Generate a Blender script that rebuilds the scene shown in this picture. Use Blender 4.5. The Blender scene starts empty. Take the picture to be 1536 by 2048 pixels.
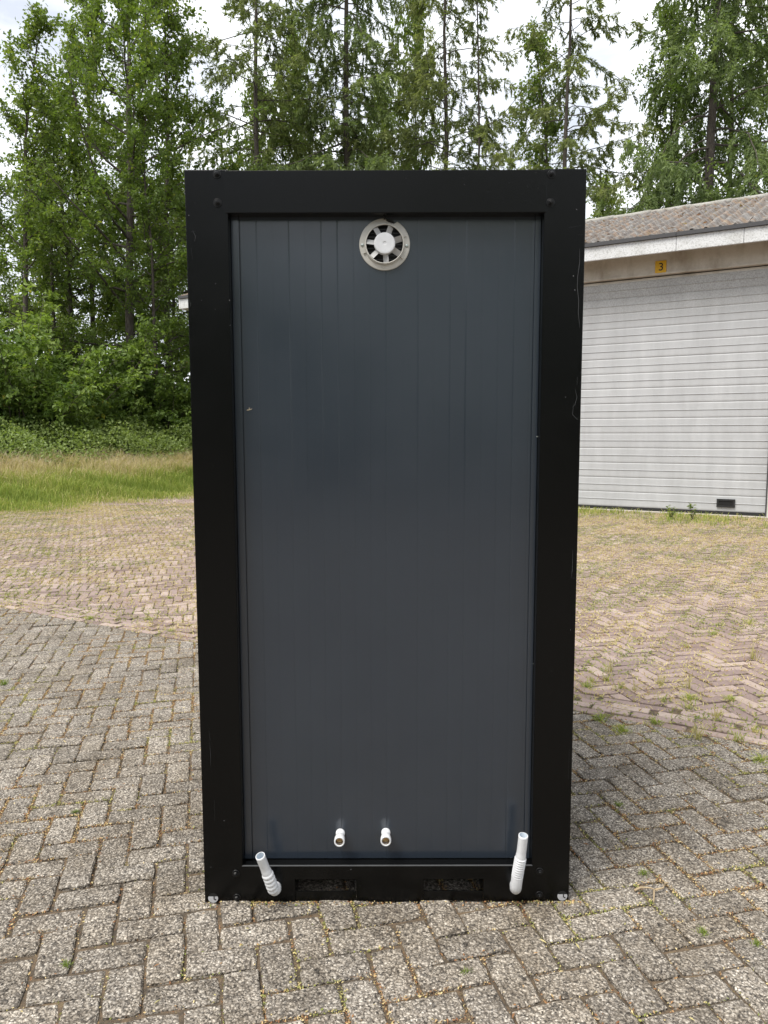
import bpy, bmesh, math, random
import numpy as np
from mathutils import Vector, Matrix
R = math.radians
rng = np.random.default_rng(7)
random.seed(7)
scn = bpy.context.scene
COL = scn.collection

# ------------------------------------------------------------------ camera, sky, sun, exposure
CAM_Y, CAM_Z, PITCH, FOC = -2.3225, 1.524, R(5.96), 1510.0
cam_d = bpy.data.cameras.new('camera')
cam = bpy.data.objects.new('camera', cam_d)
COL.objects.link(cam)
cam_d.sensor_fit = 'VERTICAL'
cam_d.sensor_height = 36.0
cam_d.lens = FOC / 2048 * 36.0
cam_d.clip_start, cam_d.clip_end = 0.05, 2000
cam.location = (0, CAM_Y, CAM_Z)
cam.rotation_euler = (R(90) - PITCH, R(0.12), 0)
scn.camera = cam

SUN_AZ = Vector((-0.66, -0.58, 0)).normalized()
SUN_EL = R(60)
world = bpy.data.worlds.new('World')
scn.world = world
world.use_nodes = True
wn, wl = world.node_tree.nodes, world.node_tree.links
bg = wn['Background']
sky = wn.new('ShaderNodeTexSky')
sky.sky_type = 'NISHITA'
sky.sun_disc = False
sky.sun_elevation = SUN_EL
sky.sun_rotation = math.atan2(SUN_AZ.x, SUN_AZ.y)
tc = wn.new('ShaderNodeTexCoord')
mp = wn.new('ShaderNodeMapping')
mp.inputs['Scale'].default_value = (1, 1, 2.4)
nz = wn.new('ShaderNodeTexNoise')
nz.inputs['Scale'].default_value = 3.2
nz.inputs['Detail'].default_value = 7
nz.inputs['Roughness'].default_value = 0.55
nz.inputs['Distortion'].default_value = 0.5
cr = wn.new('ShaderNodeValToRGB')
cr.color_ramp.elements[0].position = 0.36
cr.color_ramp.elements[0].color = (3.75, 4.0, 4.5, 1)
cr.color_ramp.elements[1].position = 0.64
cr.color_ramp.elements[1].color = (7.8, 7.9, 8.0, 1)
mx = wn.new('ShaderNodeMix')
mx.data_type = 'RGBA'
mx.inputs[0].default_value = 0.93
wl.new(tc.outputs['Generated'], mp.inputs[0])
wl.new(mp.outputs[0], nz.inputs['Vector'])
wl.new(nz.outputs['Fac'], cr.inputs[0])
wl.new(sky.outputs[0], mx.inputs[6])
wl.new(cr.outputs[0], mx.inputs[7])
wl.new(mx.outputs[2], bg.inputs['Color'])
bg.inputs['Strength'].default_value = 0.1

sun_d = bpy.data.lights.new('sun', 'SUN')
sun = bpy.data.objects.new('sun', sun_d)
COL.objects.link(sun)
sun_d.energy = 2.1
sun_d.angle = R(30)
sun_d.color = (1.0, 0.955, 0.88)
to_sun = Vector((SUN_AZ.x * math.cos(SUN_EL), SUN_AZ.y * math.cos(SUN_EL), math.sin(SUN_EL)))
sun.rotation_euler = to_sun.to_track_quat('Z', 'Y').to_euler()
sun.location = to_sun * 40

scn.view_settings.view_transform = 'Standard'
scn.view_settings.look = 'None'
scn.view_settings.exposure = 1.18
scn.view_settings.gamma = 1.0
scn.render.engine = 'CYCLES'
scn.cycles.use_denoising = True
scn.cycles.max_bounces = 7
scn.cycles.diffuse_bounces = 4
scn.cycles.transmission_bounces = 4
scn.cycles.transparent_max_bounces = 6

# ------------------------------------------------------------------ measuring: photograph pixel -> point of the place
_F = np.array([0, math.cos(PITCH), -math.sin(PITCH)])
_U = np.array([0, math.sin(PITCH), math.cos(PITCH)])
_X = np.array([1.0, 0, 0])
_C = np.array([0, CAM_Y, CAM_Z])
def ray(u, v): return _X * (u - 768) / FOC + _U * (1024 - v) / FOC + _F
def at(u, v, Y):
    d = ray(u, v); return _C + d * ((Y - CAM_Y) / d[1])
def gnd(u, v, z=0.0):
    d = ray(u, v); return _C + d * ((z - CAM_Z) / d[2])
def onplane(u, v, P, n):
    d = ray(u, v); return _C + d * (np.dot(P - _C, n) / np.dot(d, n))
def proj(P):
    q = np.asarray(P, float) - _C
    z = q @ _F
    return 768 + FOC * (q @ _X) / z, 1024 - FOC * (q @ _U) / z, z

# ------------------------------------------------------------------ materials
def mat(name):
    m = bpy.data.materials.new(name)
    m.use_nodes = True
    return m, m.node_tree.nodes, m.node_tree.links, m.node_tree.nodes['Principled BSDF']
def N(nodes, t, **kw):
    n = nodes.new(t)
    for k, v in kw.items():
        if k in n.inputs: n.inputs[k].default_value = v
        else: setattr(n, k, v)
    return n
def ramp(nodes, stops, interp='LINEAR'):
    n = nodes.new('ShaderNodeValToRGB')
    n.color_ramp.interpolation = interp
    e = n.color_ramp.elements
    while len(e) < len(stops): e.new(0.5)
    for i, (p, c) in enumerate(stops):
        e[i].position = p
        e[i].color = (*c, 1) if len(c) == 3 else c
    return n
def mixc(nodes, links, fac, a, b, mode='MIX'):
    n = nodes.new('ShaderNodeMix'); n.data_type = 'RGBA'; n.blend_type = mode
    for s, i in ((fac, 0), (a, 6), (b, 7)):
        if isinstance(s, (int, float)): n.inputs[i].default_value = s
        elif isinstance(s, tuple): n.inputs[i].default_value = (*s, 1)
        else: links.new(s, n.inputs[i])
    return n.outputs[2]
def mathn(nodes, links, op, a, b=0.0, clamp=False):
    n = nodes.new('ShaderNodeMath'); n.operation = op; n.use_clamp = clamp
    for s, i in ((a, 0), (b, 1)):
        if isinstance(s, (int, float)): n.inputs[i].default_value = s
        else: links.new(s, n.inputs[i])
    return n.outputs[0]
def wpos(nodes): return nodes.new('ShaderNodeNewGeometry').outputs['Position']
def noise(nodes, links, vec, scale, detail=4, rough=0.55, dist=0.0):
    n = N(nodes, 'ShaderNodeTexNoise', Scale=scale, Detail=detail, Roughness=rough, Distortion=dist)
    links.new(vec, n.inputs['Vector']); return n.outputs['Fac']
def bump(nodes, links, h, strength, dist, target):
    n = N(nodes, 'ShaderNodeBump', Strength=strength, Distance=dist)
    links.new(h, n.inputs['Height']); links.new(n.outputs[0], target.inputs['Normal']); return n
def plain(name, col, rough=0.5, spec=0.5, metal=0.0):
    m, n, l, b = mat(name)
    b.inputs['Base Color'].default_value = (*col, 1)
    b.inputs['Roughness'].default_value = rough
    b.inputs['Specular IOR Level'].default_value = spec
    b.inputs['Metallic'].default_value = metal
    v = noise(n, l, wpos(n), 35, 5)
    r = ramp(n, [(0.3, tuple(c * 0.9 for c in col)), (0.7, tuple(min(1, c * 1.06) for c in col))])
    l.new(v, r.inputs[0]); l.new(r.outputs[0], b.inputs['Base Color'])
    return m

M = {}
# glossy black paint with orange peel and faint dust
m, n, l, b = mat('black_paint'); M['black'] = m
p = wpos(n)
d1 = noise(n, l, p, 9, 5); d2 = noise(n, l, p, 420, 2)
rr = ramp(n, [(0.35, (0.16,) * 3), (0.75, (0.26,) * 3)]); l.new(d1, rr.inputs[0]); l.new(rr.outputs[0], b.inputs['Roughness'])
dust = ramp(n, [(0.70, (0.0022, 0.0023, 0.0024)), (0.80, (0.02, 0.02, 0.02))]); l.new(noise(n, l, p, 130, 2), dust.inputs[0])
l.new(dust.outputs[0], b.inputs['Base Color'])
b.inputs['Specular IOR Level'].default_value = 0.22
bump(n, l, d2, 0.16, 0.002, b)
M['pocket'] = plain('dark_steel', (0.012, 0.012, 0.012), 0.45, 0.4)
# anthracite coil-coated sheet
m, n, l, b = mat('anthracite_sheet'); M['sheet'] = m
p = wpos(n)
cv = ramp(n, [(0.3, (0.0185, 0.0255, 0.0365)), (0.7, (0.021, 0.0285, 0.040))]); l.new(noise(n, l, p, 3, 4), cv.inputs[0]); l.new(cv.outputs[0], b.inputs['Base Color'])
b.inputs['Roughness'].default_value = 0.34
b.inputs['Specular IOR Level'].default_value = 0.85
rr = ramp(n, [(0.35, (0.19,) * 3), (0.7, (0.24,) * 3)]); l.new(noise(n, l, p, 6, 5), rr.inputs[0]); l.new(rr.outputs[0], b.inputs['Roughness'])
bump(n, l, noise(n, l, p, 600, 2), 0.04, 0.001, b)
M['white_plastic'] = plain('white_plastic', (0.62, 0.63, 0.65), 0.35, 0.5)
M['old_plastic'] = plain('aged_white_plastic', (0.50, 0.485, 0.445), 0.45, 0.4)
M['blade'] = plain('grey_white_plastic', (0.42, 0.42, 0.42), 0.4, 0.4)
M['pipe_in'] = plain('pipe_inside', (0.62, 0.68, 0.74), 0.4, 0.4)
M['brass'] = plain('brass', (0.42, 0.30, 0.16), 0.35, 0.5, 0.8)
M['zinc'] = plain('zinc_screw', (0.42, 0.46, 0.44), 0.35, 0.5, 0.8)
M['scratch'] = plain('bare_scratch', (0.07, 0.072, 0.075), 0.7, 0.2)
M['cap_grey'] = plain('grey_plate', (0.42, 0.42, 0.44), 0.6, 0.3)
M['rubber'] = plain('black_rubber', (0.02, 0.02, 0.02), 0.7, 0.3)
M['bolt'] = plain('black_bolt', (0.005, 0.005, 0.0055), 0.35, 0.3)
M['yellow'] = plain('yellow_plate', (0.62, 0.36, 0.012), 0.5, 0.4)
M['ink_hollow'] = plain('lettering_and_dark_hollows', (0.012, 0.012, 0.012), 0.6, 0.3)
M['strip'] = plain('dark_drip_edge', (0.055, 0.055, 0.058), 0.6, 0.4)
M['insect'] = plain('dry_insect', (0.45, 0.38, 0.27), 0.8, 0.2)

# exposed aggregate concrete block
m, n, l, b = mat('aggregate_concrete'); M['agg'] = m
p = wpos(n)
wob = N(n, 'ShaderNodeTexNoise', Scale=60.0, Detail=2.0); l.new(p, wob.inputs['Vector'])
pv = mixc(n, l, 0.012, p, wob.outputs['Color'], 'ADD')
v1 = N(n, 'ShaderNodeTexVoronoi', Scale=118.0); l.new(pv, v1.inputs['Vector'])
v2 = N(n, 'ShaderNodeTexVoronoi', Scale=250.0); l.new(pv, v2.inputs['Vector'])
sep1 = n.new('ShaderNodeSeparateColor'); l.new(v1.outputs['Color'], sep1.inputs[0])
sep2 = n.new('ShaderNodeSeparateColor'); l.new(v2.outputs['Color'], sep2.inputs[0])
stops = [(0.0, (0.075, 0.070, 0.067)), (0.2, (0.195, 0.180, 0.166)), (0.48, (0.36, 0.329, 0.295)), (0.74, (0.48, 0.442, 0.396)), (0.92, (0.70, 0.66, 0.61))]
c1 = ramp(n, stops); l.new(sep1.outputs[0], c1.inputs[0])
c2 = ramp(n, stops); l.new(sep2.outputs[1], c2.inputs[0])
pick = ramp(n, [(0.40, (0, 0, 0)), (0.55, (1, 1, 1))]); l.new(noise(n, l, p, 45, 3), pick.inputs[0])
cc = mixc(n, l, pick.outputs[0], c1.outputs[0], c2.outputs[0])
edge = ramp(n, [(0.0, (1, 1, 1)), (0.55, (1, 1, 1)), (0.95, (0.42, 0.40, 0.38))]); l.new(mathn(n, l, 'MULTIPLY', v1.outputs['Distance'], 1.5), edge.inputs[0])
cc = mixc(n, l, 0.85, cc, edge.outputs[0], 'MULTIPLY')
tint = n.new('ShaderNodeNewGeometry'); oi = n.new('ShaderNodeObjectInfo')
rnd = mathn(n, l, 'FRACT', mathn(n, l, 'ADD', tint.outputs['Random Per Island'], oi.outputs['Random']))
tv = ramp(n, [(0.0, (0.87, 0.86, 0.84)), (0.5, (1.0, 0.99, 0.97)), (1.0, (1.11, 1.09, 1.05))]); l.new(rnd, tv.inputs[0])
cc = mixc(n, l, 1.0, cc, tv.outputs[0], 'MULTIPLY')
dirt = ramp(n, [(0.36, (0.98, 0.975, 0.965)), (0.70, (0.60, 0.56, 0.50))]); l.new(noise(n, l, p, 3.2, 6, 0.65), dirt.inputs[0])
cc = mixc(n, l, 1.0, cc, dirt.outputs[0], 'MULTIPLY')
mid = ramp(n, [(0.34, (0.80, 0.79, 0.77)), (0.66, (1.10, 1.10, 1.09))]); l.new(noise(n, l, p, 15, 5, 0.6), mid.inputs[0])
cc = mixc(n, l, 1.0, cc, mid.outputs[0], 'MULTIPLY')
l.new(cc, b.inputs['Base Color'])
b.inputs['Roughness'].default_value = 0.85
b.inputs['Specular IOR Level'].default_value = 0.25
hh = mathn(n, l, 'ADD', mathn(n, l, 'MULTIPLY', v1.outputs['Distance'], -1.0), mathn(n, l, 'MULTIPLY', noise(n, l, p, 60, 4), 1.2))
bump(n, l, hh, 1.0, 0.006, b)

# clay paving brick
m, n, l, b = mat('clay_brick'); M['brick'] = m
p = wpos(n)
tint = n.new('ShaderNodeNewGeometry'); oi = n.new('ShaderNodeObjectInfo')
rnd = mathn(n, l, 'FRACT', mathn(n, l, 'ADD', tint.outputs['Random Per Island'], oi.outputs['Random']))
tv = ramp(n, [(0.0, (0.225, 0.171, 0.157)), (0.3, (0.27, 0.208, 0.190)), (0.6, (0.31, 0.241, 0.221)), (0.85, (0.35, 0.277, 0.250)), (1.0, (0.41, 0.335, 0.29))]); l.new(rnd, tv.inputs[0])
sp = ramp(n, [(0.3, (0.78, 0.78, 0.80)), (0.7, (1.12, 1.10, 1.06))]); l.new(noise(n, l, p, 70, 6, 0.7), sp.inputs[0])
cc = mixc(n, l, 1.0, tv.outputs[0], sp.outputs[0], 'MULTIPLY')
bl = ramp(n, [(0.4, (1, 1, 1)), (0.75, (0.74, 0.70, 0.66))]); l.new(noise(n, l, p, 1.4, 5, 0.6), bl.inputs[0])
cc = mixc(n, l, 1.0, cc, bl.outputs[0], 'MULTIPLY')
l.new(cc, b.inputs['Base Color'])
b.inputs['Roughness'].default_value = 0.8
b.inputs['Specular IOR Level'].default_value = 0.25
bump(n, l, noise(n, l, p, 160, 4), 0.5, 0.003, b)

# soil / joint filling
m, n, l, b = mat('soil'); M['soil'] = m
p = wpos(n)
a1 = ramp(n, [(0.25, (0.035, 0.029, 0.023)), (0.45, (0.085, 0.066, 0.046)), (0.6, (0.18, 0.125, 0.075)), (0.72, (0.17, 0.155, 0.06)), (0.85, (0.28, 0.24, 0.12))])
l.new(noise(n, l, p, 22, 8, 0.75), a1.inputs[0])
l.new(a1.outputs[0], b.inputs['Base Color'])
b.inputs['Roughness'].default_value = 0.95
bump(n, l, noise(n, l, p, 150, 6, 0.8), 1.0, 0.006, b)

# painted stucco of the garage
def stucco(name, base, stain, scale, bs, streak=False):
    m, n, l, b = mat(name)
    p = wpos(n)
    mpn = n.new('ShaderNodeMapping'); l.new(p, mpn.inputs[0])
    mpn.inputs['Scale'].default_value = (1, 1, 0.45 if streak else 1)
    s = ramp(n, [(0.44, (0, 0, 0)), (0.78, (1, 1, 1))]); l.new(noise(n, l, mpn.outputs[0], 2.6, 7, 0.62, 0.3), s.inputs[0])
    c = mixc(n, l, s.outputs[0], base, stain)
    sp = ramp(n, [(0.36, (0.62, 0.62, 0.60)), (0.52, (1, 1, 1))]); l.new(noise(n, l, p, scale, 3, 0.6), sp.inputs[0])
    c = mixc(n, l, bs, c, sp.outputs[0], 'MULTIPLY')
    l.new(c, b.inputs['Base Color']); b.inputs['Roughness'].default_value = 0.9
    bump(n, l, noise(n, l, p, scale, 3), 0.6, 0.01, b)
    return m
M['fascia'] = stucco('rough_white_concrete', (0.62, 0.63, 0.635), (0.42, 0.42, 0.40), 38, 0.75)
M['lintel'] = stucco('cream_stucco', (0.51, 0.475, 0.415), (0.24, 0.195, 0.14), 20, 0.12, True)
M['wall'] = stucco('garage_wall_render', (0.55, 0.52, 0.46), (0.36, 0.33, 0.28), 30, 0.2, True)
M['sill'] = stucco('concrete_threshold', (0.46, 0.42, 0.37), (0.30, 0.27, 0.22), 60, 0.4)
# door slat: aluminium, dirty towards speckled weathering
m, n, l, b = mat('door_aluminium'); M['slat'] = m
p = wpos(n)
mpn = n.new('ShaderNodeMapping'); l.new(p, mpn.inputs[0]); mpn.inputs['Scale'].default_value = (1, 1, 0.22)
s = ramp(n, [(0.35, (0.375, 0.38, 0.385)), (0.6, (0.43, 0.437, 0.443)), (0.8, (0.48, 0.485, 0.49))]); l.new(noise(n, l, mpn.outputs[0], 3.5, 8, 0.65), s.inputs[0])
sx = n.new('ShaderNodeSeparateXYZ'); l.new(p, sx.inputs[0])
high = n.new('ShaderNodeMapRange'); high.inputs[1].default_value = 3.55; high.inputs[2].default_value = 4.2; l.new(sx.outputs[2], high.inputs[0])
spk = ramp(n, [(0.40, (0.70, 0.68, 0.64)), (0.58, (1.0, 0.99, 0.96))]); l.new(noise(n, l, p, 42, 4, 0.7), spk.inputs[0])
grime = mixc(n, l, 1.0, s.outputs[0], spk.outputs[0], 'MULTIPLY')
cc = mixc(n, l, high.outputs[0], s.outputs[0], grime)
l.new(cc, b.inputs['Base Color'])
b.inputs['Roughness'].default_value = 0.5; b.inputs['Metallic'].default_value = 0.0
bump(n, l, noise(n, l, p, 6, 3), 0.12, 0.03, b)
# corrugated roof sheet with lichen
m, n, l, b = mat('weathered_fibre_cement'); M['roof'] = m
p = wpos(n)
r1 = ramp(n, [(0.28, (0.07, 0.052, 0.042)), (0.42, (0.12, 0.10, 0.086)), (0.55, (0.19, 0.18, 0.168)), (0.72, (0.34, 0.335, 0.32))]); l.new(noise(n, l, p, 5.5, 8, 0.7, 0.4), r1.inputs[0])
li = ramp(n, [(0.50, (0, 0, 0)), (0.60, (1, 1, 1))]); l.new(noise(n, l, p, 2.6, 8, 0.72), li.inputs[0])
lc = ramp(n, [(0.3, (0.24, 0.11, 0.05)), (0.55, (0.30, 0.17, 0.07)), (0.75, (0.38, 0.28, 0.09))]); l.new(noise(n, l, p, 9, 5), lc.inputs[0])
cc = mixc(n, l, mathn(n, l, 'MULTIPLY', li.outputs[0], 0.42), r1.outputs[0], lc.outputs[0])
sp = ramp(n, [(0.36, (0.28, 0.24, 0.21)), (0.47, (1, 1, 1)), (0.68, (1, 1, 1)), (0.74, (1.5, 1.5, 1.5))]); l.new(noise(n, l, p, 26, 5, 0.75), sp.inputs[0])
cc = mixc(n, l, 1.0, cc, sp.outputs[0], 'MULTIPLY')
l.new(cc, b.inputs['Base Color']); b.inputs['Roughness'].default_value = 0.95
bump(n, l, noise(n, l, p, 30, 6, 0.7), 0.4, 0.012, b)
M['ridge'] = stucco('mossy_ridge', (0.36, 0.35, 0.32), (0.20, 0.18, 0.14), 26, 0.6)

# foliage: colour by the leaf's own tint
def leafmat(name, stops, trans=0.30, rough=0.5, spec=0.35):
    m, n, l, b = mat(name)
    a = n.new('ShaderNodeAttribute'); a.attribute_name = 'tint'
    r = ramp(n, stops); l.new(a.outputs['Fac'], r.inputs[0])
    oi = n.new('ShaderNodeObjectInfo')
    ov = ramp(n, [(0.0, (0.86, 0.90, 0.84)), (1.0, (1.12, 1.08, 1.05))]); l.new(oi.outputs['Random'], ov.inputs[0])
    c = mixc(n, l, 1.0, r.outputs[0], ov.outputs[0], 'MULTIPLY')
    l.new(c, b.inputs['Base Color'])
    b.inputs['Roughness'].default_value = rough; b.inputs['Specular IOR Level'].default_value = spec
    t = n.new('ShaderNodeBsdfTranslucent')
    tcol = mixc(n, l, 1.0, c, (1.25, 1.35, 0.6), 'MULTIPLY'); l.new(tcol, t.inputs['Color'])
    ms = n.new('ShaderNodeMixShader'); ms.inputs[0].default_value = trans
    l.new(b.outputs[0], ms.inputs[1]); l.new(t.outputs[0], ms.inputs[2])
    l.new(ms.outputs[0], n['Material Output'].inputs[0])
    return m
M['leaf_oak'] = leafmat('broad_leaf', [(0, (0.075, 0.12, 0.03)), (0.5, (0.135, 0.195, 0.045)), (0.85, (0.205, 0.265, 0.06)), (1, (0.30, 0.32, 0.06))], 0.46)
M['leaf_light'] = leafmat('pale_leaf', [(0, (0.10, 0.15, 0.035)), (0.5, (0.165, 0.225, 0.055)), (1, (0.25, 0.30, 0.07))], 0.46)
M['leaf_shrub'] = leafmat('shrub_leaf', [(0, (0.09, 0.15, 0.04)), (0.5, (0.15, 0.225, 0.06)), (0.9, (0.22, 0.30, 0.075)), (1, (0.32, 0.30, 0.05))], 0.36)
M['leaf_sapling'] = leafmat('sapling_leaf', [(0, (0.13, 0.19, 0.045)), (0.5, (0.20, 0.275, 0.07)), (0.9, (0.28, 0.345, 0.085)), (1, (0.40, 0.36, 0.07))], 0.42)
M['leaf_bramble'] = leafmat('bramble_leaf', [(0, (0.14, 0.19, 0.06)), (0.5, (0.24, 0.31, 0.11)), (1, (0.32, 0.38, 0.14))], 0.4)
M['needle_larch'] = leafmat('larch_needle', [(0, (0.09, 0.12, 0.05)), (0.5, (0.15, 0.185, 0.08)), (1, (0.225, 0.255, 0.115))], 0.42, 0.6, 0.2)
M['needle_fir'] = leafmat('fir_needle', [(0, (0.08, 0.118, 0.05)), (0.5, (0.14, 0.19, 0.08)), (1, (0.225, 0.28, 0.125))], 0.4, 0.6, 0.2)
M['grass'] = leafmat('grass_blade', [(0, (0.09, 0.14, 0.03)), (0.35, (0.20, 0.27, 0.06)), (0.55, (0.33, 0.36, 0.10)), (0.70, (0.50, 0.43, 0.23)), (0.86, (0.50, 0.405, 0.32)), (1, (0.58, 0.49, 0.41))], 0.3, 0.7, 0.15)
M['litter'] = leafmat('dry_litter', [(0, (0.09, 0.17, 0.04)), (0.2, (0.24, 0.27, 0.08)), (0.38, (0.42, 0.38, 0.16)), (0.6, (0.60, 0.50, 0.28)), (0.8, (0.33, 0.19, 0.095)), (1, (0.21, 0.10, 0.055))], 0.15, 0.9, 0.1)
m, n, l, b = mat('bark'); M['bark'] = m
p = wpos(n)
mpn = n.new('ShaderNodeMapping'); l.new(p, mpn.inputs[0]); mpn.inputs['Scale'].default_value = (1, 1, 0.25)
r1 = ramp(n, [(0.3, (0.030, 0.025, 0.021)), (0.55, (0.075, 0.062, 0.050)), (0.75, (0.13, 0.115, 0.09))]); l.new(noise(n, l, mpn.outputs[0], 16, 6, 0.7), r1.inputs[0])
l.new(r1.outputs[0], b.inputs['Base Color']); b.inputs['Roughness'].default_value = 0.95
bump(n, l, noise(n, l, mpn.outputs[0], 30, 5), 0.9, 0.03, b)
M['twig'] = plain('dry_twig', (0.36, 0.28, 0.18), 0.9, 0.15)

# ------------------------------------------------------------------ mesh helpers
def link(o, parent=None):
    COL.objects.link(o)
    if parent is not None: o.parent = parent
    return o
def tag(o, label=None, cat=None, group=None, kind=None):
    if label: o['label'] = label
    if cat: o['category'] = cat
    if group: o['group'] = group
    if kind: o['kind'] = kind
    return o
def empty(name, loc=(0, 0, 0), rz=0.0, parent=None):
    o = bpy.data.objects.new(name, None)
    o.location = loc; o.rotation_euler = (0, 0, rz); o.empty_display_size = 0.2
    return link(o, parent)
def np_mesh(name, V, faces, material, tint=None, smooth=False):
    """V (n,3); faces: list of integer arrays (m,3) or (m,4)"""
    me = bpy.data.meshes.new(name)
    V = np.asarray(V, np.float32)
    me.vertices.add(len(V)); me.vertices.foreach_set('co', V.ravel())
    idx = np.concatenate([np.asarray(f, np.int32).ravel() for f in faces])
    tot = np.concatenate([np.full(len(f), np.asarray(f).shape[1], np.int32) for f in faces])
    st = np.concatenate([[0], np.cumsum(tot)[:-1]]).astype(np.int32)
    me.loops.add(len(idx)); me.loops.foreach_set('vertex_index', idx)
    me.polygons.add(len(tot)); me.polygons.foreach_set('loop_start', st); me.polygons.foreach_set('loop_total', tot)
    me.polygons.foreach_set('use_smooth', np.full(len(tot), smooth, bool))
    if tint is not None:
        a = me.attributes.new('tint', 'FLOAT', 'POINT'); a.data.foreach_set('value', np.asarray(tint, np.float32))
    me.materials.append(material)
    me.update(calc_edges=True)
    return me
def obj(name, me, parent=None):
    return link(bpy.data.objects.new(name, me), parent)
def bm_obj(name, bm, material, parent=None, smooth=False):
    bmesh.ops.recalc_face_normals(bm, faces=bm.faces)
    me = bpy.data.meshes.new(name); bm.to_mesh(me); bm.free()
    me.materials.append(material)
    if smooth:
        for f in me.polygons: f.use_smooth = True
    return obj(name, me, parent)
def box(bm, x0, x1, y0, y1, z0, z1, mtx=None):
    vs = [bm.verts.new((x, y, z)) for x in (x0, x1) for y in (y0, y1) for z in (z0, z1)]
    for f in ((0, 1, 3, 2), (4, 6, 7, 5), (0, 4, 5, 1), (2, 3, 7, 6), (0, 2, 6, 4), (1, 5, 7, 3)):
        bm.faces.new([vs[i] for i in f])
    if mtx is not None: bmesh.ops.transform(bm, matrix=mtx, verts=vs)
    return vs
def box_obj(name, dims, material, parent=None, bevel=0.0, segs=2):
    bm = bmesh.new(); box(bm, *dims)
    if bevel: bmesh.ops.bevel(bm, geom=bm.edges[:], offset=bevel, segments=segs, affect='EDGES', profile=0.6)
    return bm_obj(name, bm, material, parent)
def sweep(path, radii, seg=24, caps=(True, True)):
    """rings along a path (repeat a point to change radius); returns V, faces"""
    P = np.asarray(path, float); n = len(P)
    T = np.zeros_like(P)
    for i in range(n):
        a = P[min(i + 1, n - 1)] - P[max(i - 1, 0)]
        T[i] = a if np.linalg.norm(a) > 1e-9 else T[i - 1]
    for i in range(n - 1, -1, -1):
        if np.linalg.norm(T[i]) < 1e-9: T[i] = T[i + 1]
    T /= np.linalg.norm(T, axis=1)[:, None]
    for i in range(1, n):
        if T[i] @ T[i - 1] < 0: T[i] = -T[i]
    ref = np.array([1.0, 0, 0]) if abs(T[0][0]) < 0.8 else np.array([0, 1.0, 0])
    V = []
    for i in range(n):
        s = ref - T[i] * (ref @ T[i]); s /= np.linalg.norm(s); ref = s
        u = np.cross(T[i], s)
        a = np.arange(seg) * 2 * math.pi / seg
        V.append(P[i] + radii[i] * (np.cos(a)[:, None] * s + np.sin(a)[:, None] * u))
    V = np.concatenate(V)
    k = np.arange(seg); q = []
    for i in range(n - 1):
        q.append(np.stack([i * seg + k, i * seg + (k + 1) % seg, (i + 1) * seg + (k + 1) % seg, (i + 1) * seg + k], 1))
    F = [np.concatenate(q)]
    base = len(V)
    ex = []
    if caps[0]: ex.append(P[0])
    if caps[1]: ex.append(P[-1])
    if ex: V = np.concatenate([V, np.array(ex)])
    t = []
    if caps[0]: t.append(np.stack([(k + 1) % seg, k, np.full(seg, base)], 1)); base += 1
    if caps[1]: t.append(np.stack([(n - 1) * seg + k, (n - 1) * seg + (k + 1) % seg, np.full(seg, base)], 1))
    if t: F.append(np.concatenate(t))
    return V, F
def sweep_obj(name, path, radii, material, parent=None, seg=24, caps=(True, True), smooth=True):
    V, F = sweep(path, radii, seg, caps)
    return obj(name, np_mesh(name, V, F, material, smooth=smooth), parent)

# ------------------------------------------------------------------ ground
G1 = np.array([-7.561, 12.465]); GD = np.array([0.589, 0.808]); GN = np.array([-0.808, 0.589])
def verge_d(x, y): return (x - G1[0]) * GN[0] + (y - G1[1]) * GN[1]
def sstep(a, b, x):
    t = np.clip((x - a) / (b - a), 0, 1); return t * t * (3 - 2 * t)
def ground_z(x, y): return -0.0085 + 0.60 * sstep(0.4, 5.0, verge_d(x, y))
xs = np.arange(-40, 40.1, 0.5); ys = np.arange(-30, 60.1, 0.5)
gx, gy = np.meshgrid(xs, ys)
V = np.stack([gx.ravel(), gy.ravel(), ground_z(gx, gy).ravel()], 1)
i = (np.arange(len(ys) - 1)[:, None] * len(xs) + np.arange(len(xs) - 1)[None]).ravel()
g = obj('ground', np_mesh('ground', V, [np.stack([i, i + 1, i + len(xs) + 1, i + len(xs)], 1)], M['soil'], smooth=True))
tag(g, kind='structure')
t = obj('terrain', np_mesh('terrain', [(-900, -900, -0.06), (900, -900, -0.06), (900, 900, -0.06), (-900, 900, -0.06)], [np.array([[0, 1, 2, 3]])], M['soil']))
tag(t, kind='structure')

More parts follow.
